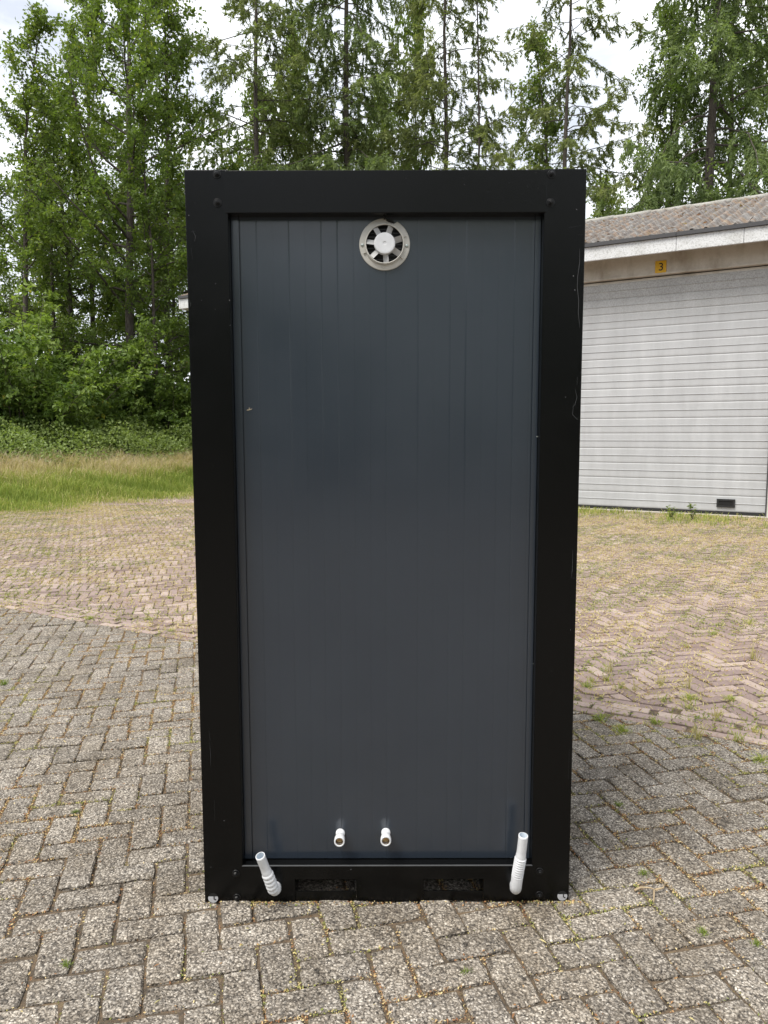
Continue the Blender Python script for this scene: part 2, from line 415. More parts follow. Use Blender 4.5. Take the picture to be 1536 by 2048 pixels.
# ------------------------------------------------------------------ paving
TH = R(13.5)
PX = np.array([math.cos(TH), math.sin(TH)]); PY = np.array([-math.sin(TH), math.cos(TH)])
BA = np.array([-3.405, 4.249]); BB = np.array([1.875, 1.225])
BD = (BB - BA) / np.linalg.norm(BB - BA); BN = np.array([-BD[1], BD[0]])      # BN points to the far side
QW = np.array([5.5037, 11.9998]); TW = np.array([-0.86163, 0.50754]); NW = np.array([0.50754, 0.86163])   # garage wall line
BAND = 0.31
def clip(poly, P, nrm):
    """keep the side where (p-P).nrm <= 0"""
    out = []
    for k in range(len(poly)):
        a, c = poly[k], poly[(k + 1) % len(poly)]
        da, dc = (a - P) @ nrm, (c - P) @ nrm
        if da <= 0: out.append(a)
        if (da < 0 < dc) or (dc < 0 < da): out.append(a + (c - a) * da / (da - dc))
    return out
def herring(L, W, xr, yr):
    """90 degree herringbone rectangles in paving axes covering the world window"""
    cs = [np.array([x, y]) for x in xr for y in yr]
    ca = [c @ PX for c in cs]; cb = [c @ PY for c in cs]
    a0, a1, b0, b1 = min(ca) - 1, max(ca) + 1, min(cb) - 1, max(cb) + 1
    out = []
    rad = int((max(a1 - a0, b1 - b0)) / W) + 4
    for mdiag in range(int(((a0 - b1) / (2 * L))) - 2, int(((a1 - b0) / (2 * L))) + 3):
        for k in range(-3 * rad, 3 * rad):
            ox, oy = k * W + mdiag * L, k * W - mdiag * L
            if not (a0 < ox < a1 and b0 < oy < b1): continue
            out.append((ox, oy, ox + L, oy + W))
            out.append((ox + L - W, oy - L, ox + L, oy))
    return out
def inset_poly(poly, d):
    n_ = len(poly); out = []
    area = sum(poly[k][0] * poly[(k + 1) % n_][1] - poly[(k + 1) % n_][0] * poly[k][1] for k in range(n_)) / 2
    if area < 0: poly = poly[::-1]
    for k in range(n_):
        a, c, e = poly[k - 1], poly[k], poly[(k + 1) % n_]
        u = c - a; v = e - c
        lu, lv = np.linalg.norm(u), np.linalg.norm(v)
        if lu < 1e-4 or lv < 1e-4: continue
        u, v = u / lu, v / lv
        nu, nv = np.array([-u[1], u[0]]), np.array([-v[1], v[0]])
        den = 1 + nu @ nv
        if den < 0.15: return None
        out.append(c + (nu + nv) / den * d)
    return out if len(out) >= 3 else None
def poly_area(poly):
    n_ = len(poly)
    return abs(sum(poly[k][0] * poly[(k + 1) % n_][1] - poly[(k + 1) % n_][0] * poly[k][1] for k in range(n_)) / 2)
def paver_geo(poly, joint, rough, bev, dz, tilt, fine):
    """one block: worn, uneven outline, rounded arris, real side walls"""
    q = inset_poly(poly, joint / 2)
    if q is None or poly_area(q) < 0.0012: return None
    c = sum(q) / len(q)
    if fine:
        r = []
        for k in range(len(q)):
            a, e = q[k], q[(k + 1) % len(q)]
            ln = np.linalg.norm(e - a); m_ = 3 if ln > 0.15 else (2 if ln > 0.06 else 1)
            for j in range(m_):
                pnt = a + (e - a) * (j / m_)
                if j == 0: pnt = pnt + (c - pnt) / max(1e-6, np.linalg.norm(c - pnt)) * rough * 1.3
                r.append(pnt + rng.normal(0, rough * 0.5, 2))
        q = r
    q = np.array(q); n_ = len(q)
    dirc = c - q
    ln = np.linalg.norm(dirc, axis=1)[:, None]
    inner = q + dirc / ln * bev * 1.4
    zt = dz + (q - c) @ tilt
    top = np.column_stack([inner, dz + (inner - c) @ tilt])
    mid = np.column_stack([q, zt - bev * 0.8])
    low = np.column_stack([q, np.full(n_, -0.05)])
    k = np.arange(n_); k2 = (k + 1) % n_
    Vv = np.concatenate([top, mid, low, [[c[0], c[1], dz + (0.0012 if fine else 0)]]])
    Q = np.concatenate([np.stack([n_ + k, n_ + k2, k2, k], 1), np.stack([2 * n_ + k, 2 * n_ + k2, n_ + k2, n_ + k], 1)])
    Tt = np.stack([k, k2, np.full(n_, 3 * n_)], 1)
    return Vv, Q, Tt
def visible(c, z=0.0):
    u, v, zz = proj((c[0], c[1], z))
    if zz < 0.3 or not (-20 < u < 1556 and 866 < v < 2075): return 0
    if 395 < u < 1150 and v < 1800: return 0
    return 1.0 / zz ** 3
edges_grey, edges_brick = [], []
def lay(polys, root, partname, fieldname, matl, joint, rough, bev, dzs, tilts, store, maxparts=300):
    score = [visible(sum(p_) / len(p_)) * poly_area(p_) for p_ in polys]
    order = np.argsort(score)[::-1]
    own = set(int(o) for o in order[:maxparts] if score[o] > 0)
    VV, QQ, TT, off = [], [], [], 0
    for k, p_ in enumerate(polys):
        c = sum(p_) / len(p_)
        dist = math.hypot(c[0], c[1] - CAM_Y)
        geo = paver_geo(p_, joint, rough, bev, rng.normal(0, dzs), rng.normal(0, tilts, 2), dist < 9 and c[1] > -1.2)
        if geo is None: continue
        if dist < 17:
            for j in range(len(p_)): store.append((p_[j], p_[(j + 1) % len(p_)]))
        if k in own:
            me = np_mesh(partname, geo[0] - np.array([c[0], c[1], 0]), [geo[1], geo[2]], matl)
            o = obj(partname, me, root); o.location = (c[0], c[1], 0)
        else:
            VV.append(geo[0]); QQ.append(geo[1] + off); TT.append(geo[2] + off); off += len(geo[0])
    f = obj(fieldname, np_mesh(fieldname, np.concatenate(VV), [np.concatenate(QQ), np.concatenate(TT)], matl), root)
    f['kind'] = 'stuff'
# grey aggregate blocks on the near side of the line
polys = []
for (a0, b0, a1, b1) in herring(0.211, 0.1055, (-6.5, 5.5), (-14.0, 6.5)):
    p4 = [PX * a + PY * c for a, c in ((a0, b0), (a1, b0), (a1, b1), (a0, b1))]
    cc_ = sum(p4) / 4
    if abs(cc_[0]) > 6.2 or not -14 < cc_[1] < 6.4: continue
    p4 = clip(p4, BA, BN)
    if len(p4) >= 3 and poly_area(p4) > 0.002: polys.append(p4)
root = empty('block_paving'); tag(root, kind='structure')
lay(polys, root, 'paver', 'paver_field', M['agg'], 0.0080, 0.0042, 0.0050, 0.0022, 0.016, edges_grey)
# clay bricks: edging courses along the line, then herringbone
polys = []
for row in range(4):
    o0 = row * BAND / 4
    for k in range(-30, 75):
        s0 = k * 0.212 + (0.106 if row % 2 else 0) + 0.02 * math.sin(k * 3.1 + row)
        p4 = [BA + BD * s + BN * w for s, w in ((s0, o0), (s0 + 0.211, o0), (s0 + 0.211, o0 + BAND / 4), (s0, o0 + BAND / 4))]
        if -9 < p4[0][0] < 9: polys.append(p4)
for (a0, b0, a1, b1) in herring(0.212, 0.080, (-15, 13), (-3, 20)):
    p4 = [PX * a + PY * c for a, c in ((a0, b0), (a1, b0), (a1, b1), (a0, b1))]
    cc_ = sum(p4) / 4
    if verge_d(*cc_) > 0.9 or (cc_ - QW) @ NW > -0.16 or not (-14 < cc_[0] < 11): continue
    p4 = clip(p4, BA + BN * BAND, -BN)
    if len(p4) >= 3 and poly_area(p4) > 0.002: polys.append(p4)
root = empty('brick_paving'); tag(root, kind='structure')
lay(polys, root, 'brick', 'brick_field', M['brick'], 0.0085, 0.0016, 0.003, 0.0022, 0.02, edges_brick)

# ------------------------------------------------------------------ leaf cards
def unit(a): return a / np.maximum(1e-9, np.linalg.norm(a, axis=1))[:, None]
def cards(c, d, ln, w, fold=0.15, up=0.6, r=None):
    """folded rhombic leaves: centre, direction, length, width -> V (4n), quads"""
    r = r or rng
    n_ = len(c); d = unit(d)
    ref = r.normal(0, 1, (n_, 3)); ref[:, 2] += up * 2
    s = unit(np.cross(d, ref)); nn = np.cross(s, d)
    ln = np.broadcast_to(ln, n_)[:, None]; w = np.broadcast_to(w, n_)[:, None]
    V_ = np.stack([c - d * ln / 2, c + s * w / 2 + nn * w * fold, c + d * ln / 2, c - s * w / 2 + nn * w * fold], 1).reshape(-1, 3)
    return V_, (np.arange(n_)[:, None] * 4 + np.arange(4)[None]).astype(np.int32)
class Wood:
    def __init__(s): s.V, s.F, s.o = [], [], 0
    def tube(s, P, r0, r1, seg=6):
        P = np.asarray(P); k = len(P)
        V_, F_ = sweep(P, np.linspace(r0, r1, k), seg, (False, False))
        s.V.append(V_); s.F.append(F_[0] + s.o); s.o += len(V_)
    def mesh(s, name): return np_mesh(name, np.concatenate(s.V), [np.concatenate(s.F)], M['bark'], smooth=True)
def lines_points(segs, count, r, lo=0.0, hi=1.0):
    """random points along polylines (list of (k,3)), weighted by length -> pts, tangents"""
    ln = np.array([np.linalg.norm(np.diff(s_, axis=0), axis=1).sum() for s_ in segs])
    pick = r.choice(len(segs), count, p=ln / ln.sum())
    t_ = lo + (hi - lo) * r.random(count)
    pts = np.zeros((count, 3)); tg = np.zeros((count, 3))
    K = len(segs[0]); S = np.array(segs)
    f_ = t_ * (K - 1); i_ = np.minimum(f_.astype(int), K - 2); w_ = (f_ - i_)[:, None]
    a, b_ = S[pick, i_], S[pick, i_ + 1]
    return a + (b_ - a) * w_, b_ - a
def broadleaf(seed, H, tr, base, rad, nleaf, leaf, dens_low=1.0, top_pow=0.75, stems=1):
    r = np.random.default_rng(seed); w = Wood(); twigs = []
    k = 12; zz = np.linspace(0, H, k)
    wob = np.cumsum(r.normal(0, 0.10, (k, 2)), axis=0) * (zz / H)[:, None]
    tk = np.column_stack([wob, zz]); w.tube(tk, tr, tr * 0.12, 9)
    nl = int(26 + H * 1.3); ang = r.random() * 6
    for i_ in range(nl):
        f_ = (i_ + r.random()) / nl
        z = base + (H * 0.97 - base) * f_ ** 0.9
        ang += 2.4 + r.normal(0, 0.35)
        prof = rad * (0.55 + 0.75 * math.sin(math.pi * min(1, 0.18 + f_ * 0.82)) ** top_pow) * (1 - 0.55 * f_) * r.uniform(0.55, 1.2)
        p0 = np.array([np.interp(z, zz, tk[:, 0]), np.interp(z, zz, tk[:, 1]), z])
        el = R(8 + 50 * f_ + r.normal(0, 10)); dr = np.array([math.cos(ang) * math.cos(el), math.sin(ang) * math.cos(el), math.sin(el)])
        pts = [p0]
        for j in range(5):
            dr = dr + r.normal(0, 0.16, 3) + np.array([0, 0, 0.05]); dr /= np.linalg.norm(dr); pts.append(pts[-1] + dr * prof / 5)
        pts = np.array(pts); w.tube(pts, tr * 0.32 * (1 - 0.6 * f_), 0.008, 5)
        for j in range(int(4 + prof * 3.2)):
            q = r.uniform(0.22, 1.0); fi = q * 5; ii = min(4, int(fi)); b0 = pts[ii] + (pts[ii + 1] - pts[ii]) * (fi - ii)
            dd = unit((dr + r.normal(0, 0.75, 3))[None])[0]; L_ = r.uniform(0.35, 0.95) * (0.6 + 0.15 * rad)
            tw = [b0]
            for _ in range(3):
                dd = unit((dd + r.normal(0, 0.22, 3) + np.array([0, 0, -0.05]))[None])[0]; tw.append(tw[-1] + dd * L_ / 3)
            tw = np.array(tw); twigs.append(tw); w.tube(tw, 0.010, 0.004, 3)
    tt = r.random(len(twigs)) ** 0.8
    pk = r.choice(len(twigs), nleaf, p=(tt + 0.05) / (tt + 0.05).sum())
    S = np.array(twigs); f_ = r.uniform(0.1, 1.05, nleaf) * 3; ii = np.minimum(f_.astype(int), 2)
    c = S[pk, ii] + (S[pk, ii + 1] - S[pk, ii]) * (f_ - ii)[:, None] + r.normal(0, 0.075, (nleaf, 3)) * leaf / 0.1
    d = unit(S[pk, 3] - S[pk, 0]) * 0.5 + r.normal(0, 0.7, (nleaf, 3)); d[:, 2] -= 0.25
    sz = leaf * r.uniform(0.65, 1.3, nleaf)
    Vv, Q = cards(c, d, sz, sz * 0.62, 0.2, 0.7, r)
    clump = r.random(len(twigs))[pk]
    tn = np.clip(0.45 * clump + 0.4 * r.random(nleaf) + 0.1 * c[:, 2] / H, 0, 0.93); tn = np.where(r.random(nleaf) < 0.012, 1.0, tn)
    return w.mesh('trunk'), Vv, Q, np.repeat(tn, 4)
def conifer(seed, H, tr, base, Lmax, nb, droop, ncard, size, sub_len, dens=2.6, lift=0.0, wild=0.12):
    r = np.random.default_rng(seed); w = Wood(); subs = []; shade = []
    k = 12; zz = np.linspace(0, H, k)
    tk = np.column_stack([np.cumsum(r.normal(0, 0.05, (k, 2)), axis=0), zz]); w.tube(tk, tr, 0.02, 9)
    ang = r.random() * 6
    for i_ in range(nb):
        f_ = (i_ + r.random()) / nb; z = base + (H - base - 0.3) * f_
        ang += 2.4 + r.normal(0, 0.5)
        L_ = Lmax * (1 - f_ ** 1.4 * 0.85) * r.uniform(0.45, 1.15)
        p0 = np.array([np.interp(z, zz, tk[:, 0]), np.interp(z, zz, tk[:, 1]), z])
        el = R(lift + r.normal(0, 12)); h_ = np.array([math.cos(ang), math.sin(ang), 0])
        pts = [p0]; e_ = el; hd = h_.copy()
        for j in range(7):
            e_ += (-droop * 0.10 if j < 4 else droop * 0.09) + r.normal(0, wild)
            hd = unit((hd + np.append(r.normal(0, wild, 2), 0))[None])[0]
            pts.append(pts[-1] + (hd * math.cos(e_) + np.array([0, 0, math.sin(e_)])) * L_ / 7)
        pts = np.array(pts); w.tube(pts, max(0.018, tr * 0.22 * L_ / Lmax), 0.006, 5)
        ns = int(L_ * dens * 2)
        bare = r.uniform(0.08, 0.35)
        for j in range(ns):
            q = bare + (1 - bare) * (j + r.random()) / ns; fi = min(q, 0.999) * 7; ii = int(fi); b0 = pts[ii] + (pts[ii + 1] - pts[ii]) * (fi - ii)
            ax = pts[ii + 1] - pts[ii]; side = np.cross(ax, [0, 0, 1.0]); side /= max(1e-6, np.linalg.norm(side))
            dd = side * (1 if j % 2 else -1) * r.uniform(0.4, 1) + ax / np.linalg.norm(ax) * r.uniform(0.3, 0.9) + np.array([0, 0, r.uniform(-0.7, 0.15) * droop])
            dd /= np.linalg.norm(dd); ls = sub_len * r.uniform(0.4, 1.2) * (1.1 - 0.5 * q)
            tw = [b0]
            for _ in range(3):
                dd = dd + np.array([0, 0, -0.22 * droop]) + r.normal(0, 0.12, 3); dd /= np.linalg.norm(dd); tw.append(tw[-1] + dd * ls / 3)
            subs.append(np.array(tw)); shade.append(r.random() * 0.5 + 0.35 * q)
            if j % 2: w.tube(subs[-1], 0.006, 0.003, 3)
    S = np.array(subs); ln = np.linalg.norm(S[:, 3] - S[:, 0], axis=1)
    pk = r.choice(len(S), ncard, p=ln / ln.sum())
    f_ = r.random(ncard) ** 0.85 * 3; ii = np.minimum(f_.astype(int), 2)
    c = S[pk, ii] + (S[pk, ii + 1] - S[pk, ii]) * (f_ - ii)[:, None] + r.normal(0, 0.022, (ncard, 3))
    d = unit(S[pk, ii + 1] - S[pk, ii]) * 0.75 + r.normal(0, 0.42, (ncard, 3))
    sz = size * r.uniform(0.6, 1.35, ncard)
    Vv, Q = cards(c + unit(d) * (sz * 0.4)[:, None], d, sz, sz * 0.24, 0.1, 0.8, r)
    tn = np.clip(np.array(shade)[pk] + 0.22 * (f_ / 3) + r.normal(0, 0.10, ncard), 0, 1)
    return w.mesh('trunk'), Vv, Q, np.repeat(tn, 4)
PROTO = {}
def proto(key, gen, matl):
    tm, Vv, Q, tn = gen
    PROTO[key] = (tm, np_mesh('crown', Vv, [Q], M[matl], tn))
proto('oak', broadleaf(11, 20, 0.20, 3.4, 4.4, 23000, 0.155), 'leaf_oak')
proto('ash', broadleaf(12, 16, 0.15, 2.6, 3.2, 17000, 0.145), 'leaf_oak')
proto('slim', broadleaf(13, 14, 0.11, 1.5, 2.1, 12500, 0.125), 'leaf_oak')
proto('beech', broadleaf(14, 14, 0.16, 2.0, 3.3, 18000, 0.165), 'leaf_light')
proto('larch', conifer(21, 27, 0.19, 4.5, 7.2, 120, 1.0, 80000, 0.20, 0.95, 2.4, 12, 0.15), 'needle_larch')
proto('larch_b', conifer(22, 25, 0.17, 4.0, 6.0, 95, 1.1, 52000, 0.19, 0.85, 2.2, 14, 0.18), 'needle_larch')
proto('fir', conifer(23, 28, 0.27, 4.0, 6.4, 110, 1.5, 105000, 0.21, 1.35, 2.8, 8, 0.20), 'needle_fir')
proto('pole', conifer(24, 17, 0.10, 3.0, 1.9, 80, 1.0, 16000, 0.15, 0.5, 2.4, 8, 0.15), 'needle_larch')
def tree(key, name, px, Y, label, cat='tree', scale=1.0, rz=0.0, group=None, zoff=0.0, sz=None):
    x = at(px, 300, Y)[0]
    e = empty(name, (x, Y, float(ground_z(x, Y)) - 0.05 + zoff), rz)
    e.scale = (scale, scale, sz or scale)
    tag(e, label, cat, group)
    obj('trunk', PROTO[key][0], e); obj('crown', PROTO[key][1], e)
    return e
GE, GM, GR, GB = 'broadleaf trees at the wood edge', 'tall conifers behind the garage', 'trees behind the garage roof', 'trees deeper in the wood'
# wood edge, beyond the verge
tree('slim', 'broadleaf_tree', 22, 24.0, 'slender young broadleaf tree with sparse crown at the photo\'s far side edge', group=GE, rz=0.4, scale=1.1, sz=1.05)
tree('pole', 'larch_tree', 92, 26.0, 'small pointed larch rising between two leafy trees above the shrubs', group=GE, sz=0.82, scale=0.9)
tree('oak', 'oak_tree', 246, 25.5, 'big dense oak with dark trunk, largest tree above the shrub thicket', group=GE, rz=1.0, scale=0.97)
tree('ash', 'broadleaf_tree', 130, 29.5, 'leafy tree standing just behind the small pointed larch', group=GE, rz=2.2, scale=0.9)
tree('ash', 'broadleaf_tree', 328, 28.5, 'leafy tree with thin straight trunk close beside the container post', group=GE, rz=4.0, scale=1.05, sz=1.15)
tree('slim', 'broadleaf_tree', 300, 25.0, 'slim leafy tree between big oak and the container', group=GE, rz=5.2, scale=0.86)
tree('ash', 'broadleaf_tree', 172, 30.5, 'tall leafy tree filling the gap beside the big oak crown', group=GE, rz=5.6, scale=0.95, sz=1.22)
tree('ash', 'broadleaf_tree', -60, 27.5, 'leafy tree cut by the picture edge beside the slender young tree', group=GE, rz=3.1, scale=0.85)
# deeper wood, closes the view under the crowns
for px, Y, k, s, rz, lb in (                            (75, 36, 'beech', 1.0, 1.3, 'pale beech deep in the wood behind the small pointed larch'),
                                                        (270, 37, 'ash', 0.92, 0.9, 'shaded tree deep in the wood straight behind the big oak'),
                            (345, 35, 'beech', 0.95, 4.4, 'pale beech deep in the wood close to the container edge')):
    tree(k, 'broadleaf_tree', px, Y, lb, group=GB, scale=s, rz=rz)
# behind the garage
tree('larch', 'larch_tree', 522, 33.0, 'tall larch with bare straight trunk and long sagging branches', group=GM, rz=0.6)
tree('fir', 'fir_tree', 692, 33.5, 'dense dark fir with hanging green sprays above the container middle', group=GM, rz=2.0)
tree('larch', 'larch_tree', 886, 34.5, 'tall larch with dark trunk beside a thin pole larch', group=GM, rz=3.4, scale=0.98)
tree('pole', 'larch_tree', 951, 33.0, 'thin pole larch with short wispy branches next to open sky', group=GM, sz=1.3)
tree('larch_b', 'larch_tree', 1128, 30.0, 'sparse larch above the container\'s upper corner with long bare twigs', group=GM, rz=1.1, scale=0.95)
tree('slim', 'broadleaf_tree', 1112, 31.5, 'slender broadleaf tree growing through the sparse larch', group=GR, rz=2.6, sz=1.35, scale=1.15)
tree('fir', 'fir_tree', 1425, 28.5, 'broad dense fir rising behind the garage ridge', group=GM, rz=4.9, scale=1.02)
tree('oak', 'oak_tree', 1475, 31.5, 'tall oak mixed into the broad fir behind the garage ridge', group=GR, rz=2.7, scale=1.0, sz=1.18)
tree('slim', 'broadleaf_tree', 1345, 30.5, 'slender broadleaf tree at the open sky side of the broad fir', group=GR, rz=1.9, sz=1.4, scale=1.05)
tree('pole', 'larch_tree', 1215, 36.0, 'short light green larch peeking over the garage roof end', group=GR, scale=1.0, sz=0.80, rz=2.0)
tree('beech', 'broadleaf_tree', 1205, 38.0, 'low pale tree behind the short larch at the roof end', group=GR, scale=0.85, sz=1.02, rz=1.0)
for px, Y, s, sz, rz, lb in ((515, 37, 0.68, 1.30, 0.2, 'pale beech behind the tall larch with bare trunk'),
                             (590, 38, 0.85, 1.5, 1.9, 'pale beech filling the gap between bare larch and dense fir'),
                             (770, 40, 0.75, 1.35, 3.0, 'pale beech behind the dense fir towards the dark larch'),
                             (835, 38, 0.7, 1.6, 4.1, 'narrow pale beech beside the dark trunked larch')):
    tree('beech', 'broadleaf_tree', px, Y, lb, group='pale beeches behind the conifers', scale=s, sz=sz, rz=rz)

# ------------------------------------------------------------------ shrubs
def shrub(seed, H, rad, nstem, nleaf, leaf, lm='leaf_shrub'):
    r = np.random.default_rng(seed); w = Wood(); tw = []
    for i_ in range(nstem):
        a = r.random() * 6.28; lean = r.uniform(0.05, 0.55)
        d = np.array([math.cos(a) * lean, math.sin(a) * lean, 1.0]); p0 = np.array([math.cos(a), math.sin(a), 0]) * r.uniform(0, rad * 0.35)
        L_ = H * r.uniform(0.55, 1.0); pts = [p0]
        for j in range(7):
            d = unit((d + r.normal(0, 0.12, 3))[None])[0]; pts.append(pts[-1] + d * L_ / 7)
        pts = np.array(pts); w.tube(pts, 0.022, 0.006, 5)
        for j in range(16):
            q = r.uniform(0.12, 1.0); fi = min(q, 0.999) * 7; ii = int(fi); b0 = pts[ii] + (pts[ii + 1] - pts[ii]) * (fi - ii)
            a2 = r.random() * 6.28; dd = np.array([math.cos(a2), math.sin(a2), r.uniform(-0.1, 0.7)]); L2 = rad * r.uniform(0.25, 0.75) * (1.15 - 0.6 * q)
            t_ = [b0]
            for _ in range(3):
                dd = unit((dd + r.normal(0, 0.15, 3) + np.array([0, 0, -0.08]))[None])[0]; t_.append(t_[-1] + dd * L2 / 3)
            tw.append(np.array(t_)); w.tube(tw[-1], 0.008, 0.003, 3)
    S = np.array(tw); pk = r.choice(len(S), nleaf); f_ = r.uniform(0.15, 1.05, nleaf) * 3; ii = np.minimum(f_.astype(int), 2)
    c = S[pk, ii] + (S[pk, ii + 1] - S[pk, ii]) * (f_ - ii)[:, None] + r.normal(0, 0.07, (nleaf, 3))
    d = unit(S[pk, 3] - S[pk, 0]) * 0.6 + r.normal(0, 0.6, (nleaf, 3)); d[:, 2] -= 0.3
    sz = leaf * r.uniform(0.6, 1.35, nleaf)
    Vv, Q = cards(c, d, sz, sz * 0.55, 0.2, 1.2, r)
    tn = np.clip(0.4 * r.random(len(S))[pk] + 0.4 * r.random(nleaf) + 0.15 * c[:, 2] / H, 0, 0.92); tn = np.where(r.random(nleaf) < 0.006, 1.0, tn)
    return w.mesh('stem'), np_mesh('foliage', Vv, [Q], M[lm], np.repeat(tn, 4))
SH = [shrub(31, 5.6, 2.1, 16, 9500, 0.17, 'leaf_sapling'), shrub(32, 4.2, 1.9, 15, 8500, 0.18), shrub(33, 3.0, 1.7, 13, 6500, 0.16)]
for px, d_, k, s, rz, lb in ((92, 6.4, 0, 1.0, 0, 'tallest leafy shrub with pale tip, in front of the small larch'),
                             (-25, 7.0, 1, 1.05, 1, 'broad leafy shrub at the picture edge above the brambles'),
                             (165, 7.4, 1, 1.0, 2, 'dense leafy shrub just beside the tallest shrub'),
                             (235, 7.6, 1, 1.08, 3, 'leafy shrub below the big oak trunk'),
                             (310, 7.2, 1, 1.0, 4, 'leafy shrub with bright tips between oak and container'),
                             (385, 7.5, 1, 1.0, 5, 'leafy shrub half hidden by the container post'),
                             (40, 6.2, 2, 1.0, 2, 'low spreading shrub in front of the tallest shrub'),
                             (130, 6.4, 2, 1.0, 5, 'low spreading shrub with big leaves overhanging the brambles'),
                             (215, 6.0, 2, 0.75, 1, 'small low sapling shrub with yellowish top leaves among brambles'),
                             (330, 6.2, 2, 1.0, 3, 'low shrub in front of the container-side shrubs'),
                             (270, 9.2, 1, 1.25, 3, 'tall shrub in the shade behind the front shrub row'),
                             (20, 9.4, 1, 1.25, 5, 'tall shaded shrub near the picture edge behind the front row')):
    # stand the shrub d_ metres behind the verge line on this line of sight
    d_ += 1.5; dr = ray(px, 866); tpar = (d_ - verge_d(_C[0], _C[1])) / (dr[0] * GN[0] + dr[1] * GN[1])
    x, y = _C[0] + dr[0] * tpar, _C[1] + dr[1] * tpar
    e = empty('shrub', (x, y, float(ground_z(x, y)) - 0.03), rz); e.scale = (s, s, s)
    tag(e, lb, 'shrub', 'shrubs along the wood edge')
    obj('stem', SH[k][0], e); obj('foliage', SH[k][1], e)

# bramble bank
nb_ = 42000
s_ = rng.uniform(-12, 12, nb_); dd_ = rng.uniform(4.0, 7.6, nb_)
bx, by = G1[0] + GD[0] * s_ + GN[0] * dd_, G1[1] + GD[1] * s_ + GN[1] * dd_
hgt = 0.95 + 0.22 * np.sin(s_ * 1.7 + 1) * np.cos(dd_ * 1.9) + 0.16 * np.sin(s_ * 4.3) + 0.22 * sstep(4.5, 6.7, dd_) - 0.6 * (1 - sstep(4.0, 4.7, dd_))
bz = ground_z(bx, by) + hgt * np.sqrt(rng.random(nb_)) + rng.normal(0, 0.05, nb_)
dv = rng.normal(0, 0.7, (nb_, 3)); dv[:, 2] += 0.1
szb = 0.085 * rng.uniform(0.6, 1.4, nb_)
Vv, Q = cards(np.column_stack([bx, by, bz]), dv, szb, szb * 0.65, 0.2, 1.3)
tnb = np.clip(0.35 * rng.random(nb_) + 0.35 * (np.sin(s_ * 2.3) * np.sin(dd_ * 3 + s_) * 0.5 + 0.5) + 0.25 * rng.random(nb_), 0, 1)
o = obj('bramble_undergrowth', np_mesh('bramble_undergrowth', Vv, [Q], M['leaf_bramble'], np.repeat(tnb, 4)))
tag(o, 'low bank of green brambles between tall grass and shrubs', 'undergrowth', kind='stuff')

# ------------------------------------------------------------------ grass of the verge
def blades(x, y, z, h, lean, width, tint0, tint1, r=rng):
    n_ = len(x); a = r.random(n_) * 6.283
    ln_ = lean * r.uniform(0.3, 1.4, n_)
    dx, dy = np.cos(a) * ln_ * h, np.sin(a) * ln_ * h
    b2 = r.random(n_) * 6.283; wx, wy = np.cos(b2) * width / 2, np.sin(b2) * width / 2
    P0 = np.column_stack([x - wx, y - wy, z]); P1 = np.column_stack([x + wx, y + wy, z])
    P2 = np.column_stack([x + dx * 0.4 + wx * 0.8, y + dy * 0.4 + wy * 0.8, z + h * 0.62]); P3 = np.column_stack([x + dx * 0.4 - wx * 0.8, y + dy * 0.4 - wy * 0.8, z + h * 0.62])
    P4 = np.column_stack([x + dx, y + dy, z + h * np.maximum(0.55, 1 - 0.35 * ln_)])
    V_ = np.stack([P0, P1, P2, P3, P4], 1).reshape(-1, 3); k = np.arange(n_)[:, None] * 5
    tn = np.stack([tint0, tint0, (tint0 + tint1) / 2, (tint0 + tint1) / 2, tint1], 1).ravel()
    return V_, k + np.array([[0, 1, 2, 3]]), k + np.array([[3, 2, 4]]), tn
ng = 110000
s_ = rng.uniform(-9, 9, ng); dd_ = -2.0 + 6.8 * rng.random(ng) ** 0.85
keep = rng.random(ng) < sstep(-2.2, 0.9, dd_ + 0.8 * np.sin(s_ * 2.1) * np.sin(s_ * 0.7 + 1) + 0.5 * np.sin(s_ * 5.3 + dd_ * 2))
s_, dd_ = s_[keep], dd_[keep]
x_, y_ = G1[0] + GD[0] * s_ + GN[0] * dd_, G1[1] + GD[1] * s_ + GN[1] * dd_
outb = ((x_ - QW[0]) * NW[0] + (y_ - QW[1]) * NW[1] < -0.1) | ((x_ - QW[0]) * TW[0] + (y_ - QW[1]) * TW[1] > 12.5)
s_, dd_, x_, y_ = s_[outb], dd_[outb], x_[outb], y_[outb]
patch = 0.5 + 0.5 * np.sin(s_ * 1.3 + 2 * np.sin(dd_ * 0.9)) * np.cos(dd_ * 1.1 + s_ * 0.7)
tall = sstep(2.35, 3.5, dd_ + 0.5 * (patch - 0.5) + rng.normal(0, 0.35, len(s_)))
dry = (1 - sstep(-0.9, 0.4, dd_ + 0.5 * np.sin(s_ * 2.1) + rng.normal(0, 0.4, len(s_)))) * 0.7
h_ = (0.03 + 0.09 * sstep(-1.2, 0.0, dd_) + 0.20 * sstep(-0.3, 1.6, dd_)) * rng.uniform(0.5, 1.25, len(s_)) * (0.75 + 0.55 * patch + 0.25 * np.sin(s_ * 3.7 + dd_ * 2.9)) + tall * rng.uniform(0.0, 0.24, len(s_))
t0 = np.clip(0.20 + 0.16 * patch + 0.22 * tall + rng.normal(0, 0.10, len(s_)) + 0.45 * dry, 0, 1)
t1 = np.clip(t0 + 0.14 + tall * (0.62 + 0.2 * rng.random(len(s_))) * (0.6 + 0.6 * patch) + 0.1 * rng.random(len(s_)), 0, 1)
Vv, Q, Tt, tn = blades(x_, y_, ground_z(x_, y_), h_ * rng.choice([0.75, 1.0, 1.12], len(s_)), 0.62, 0.010, t0, t1)
o = obj('grass', np_mesh('grass', Vv, [Q, Tt], M['grass'], tn))
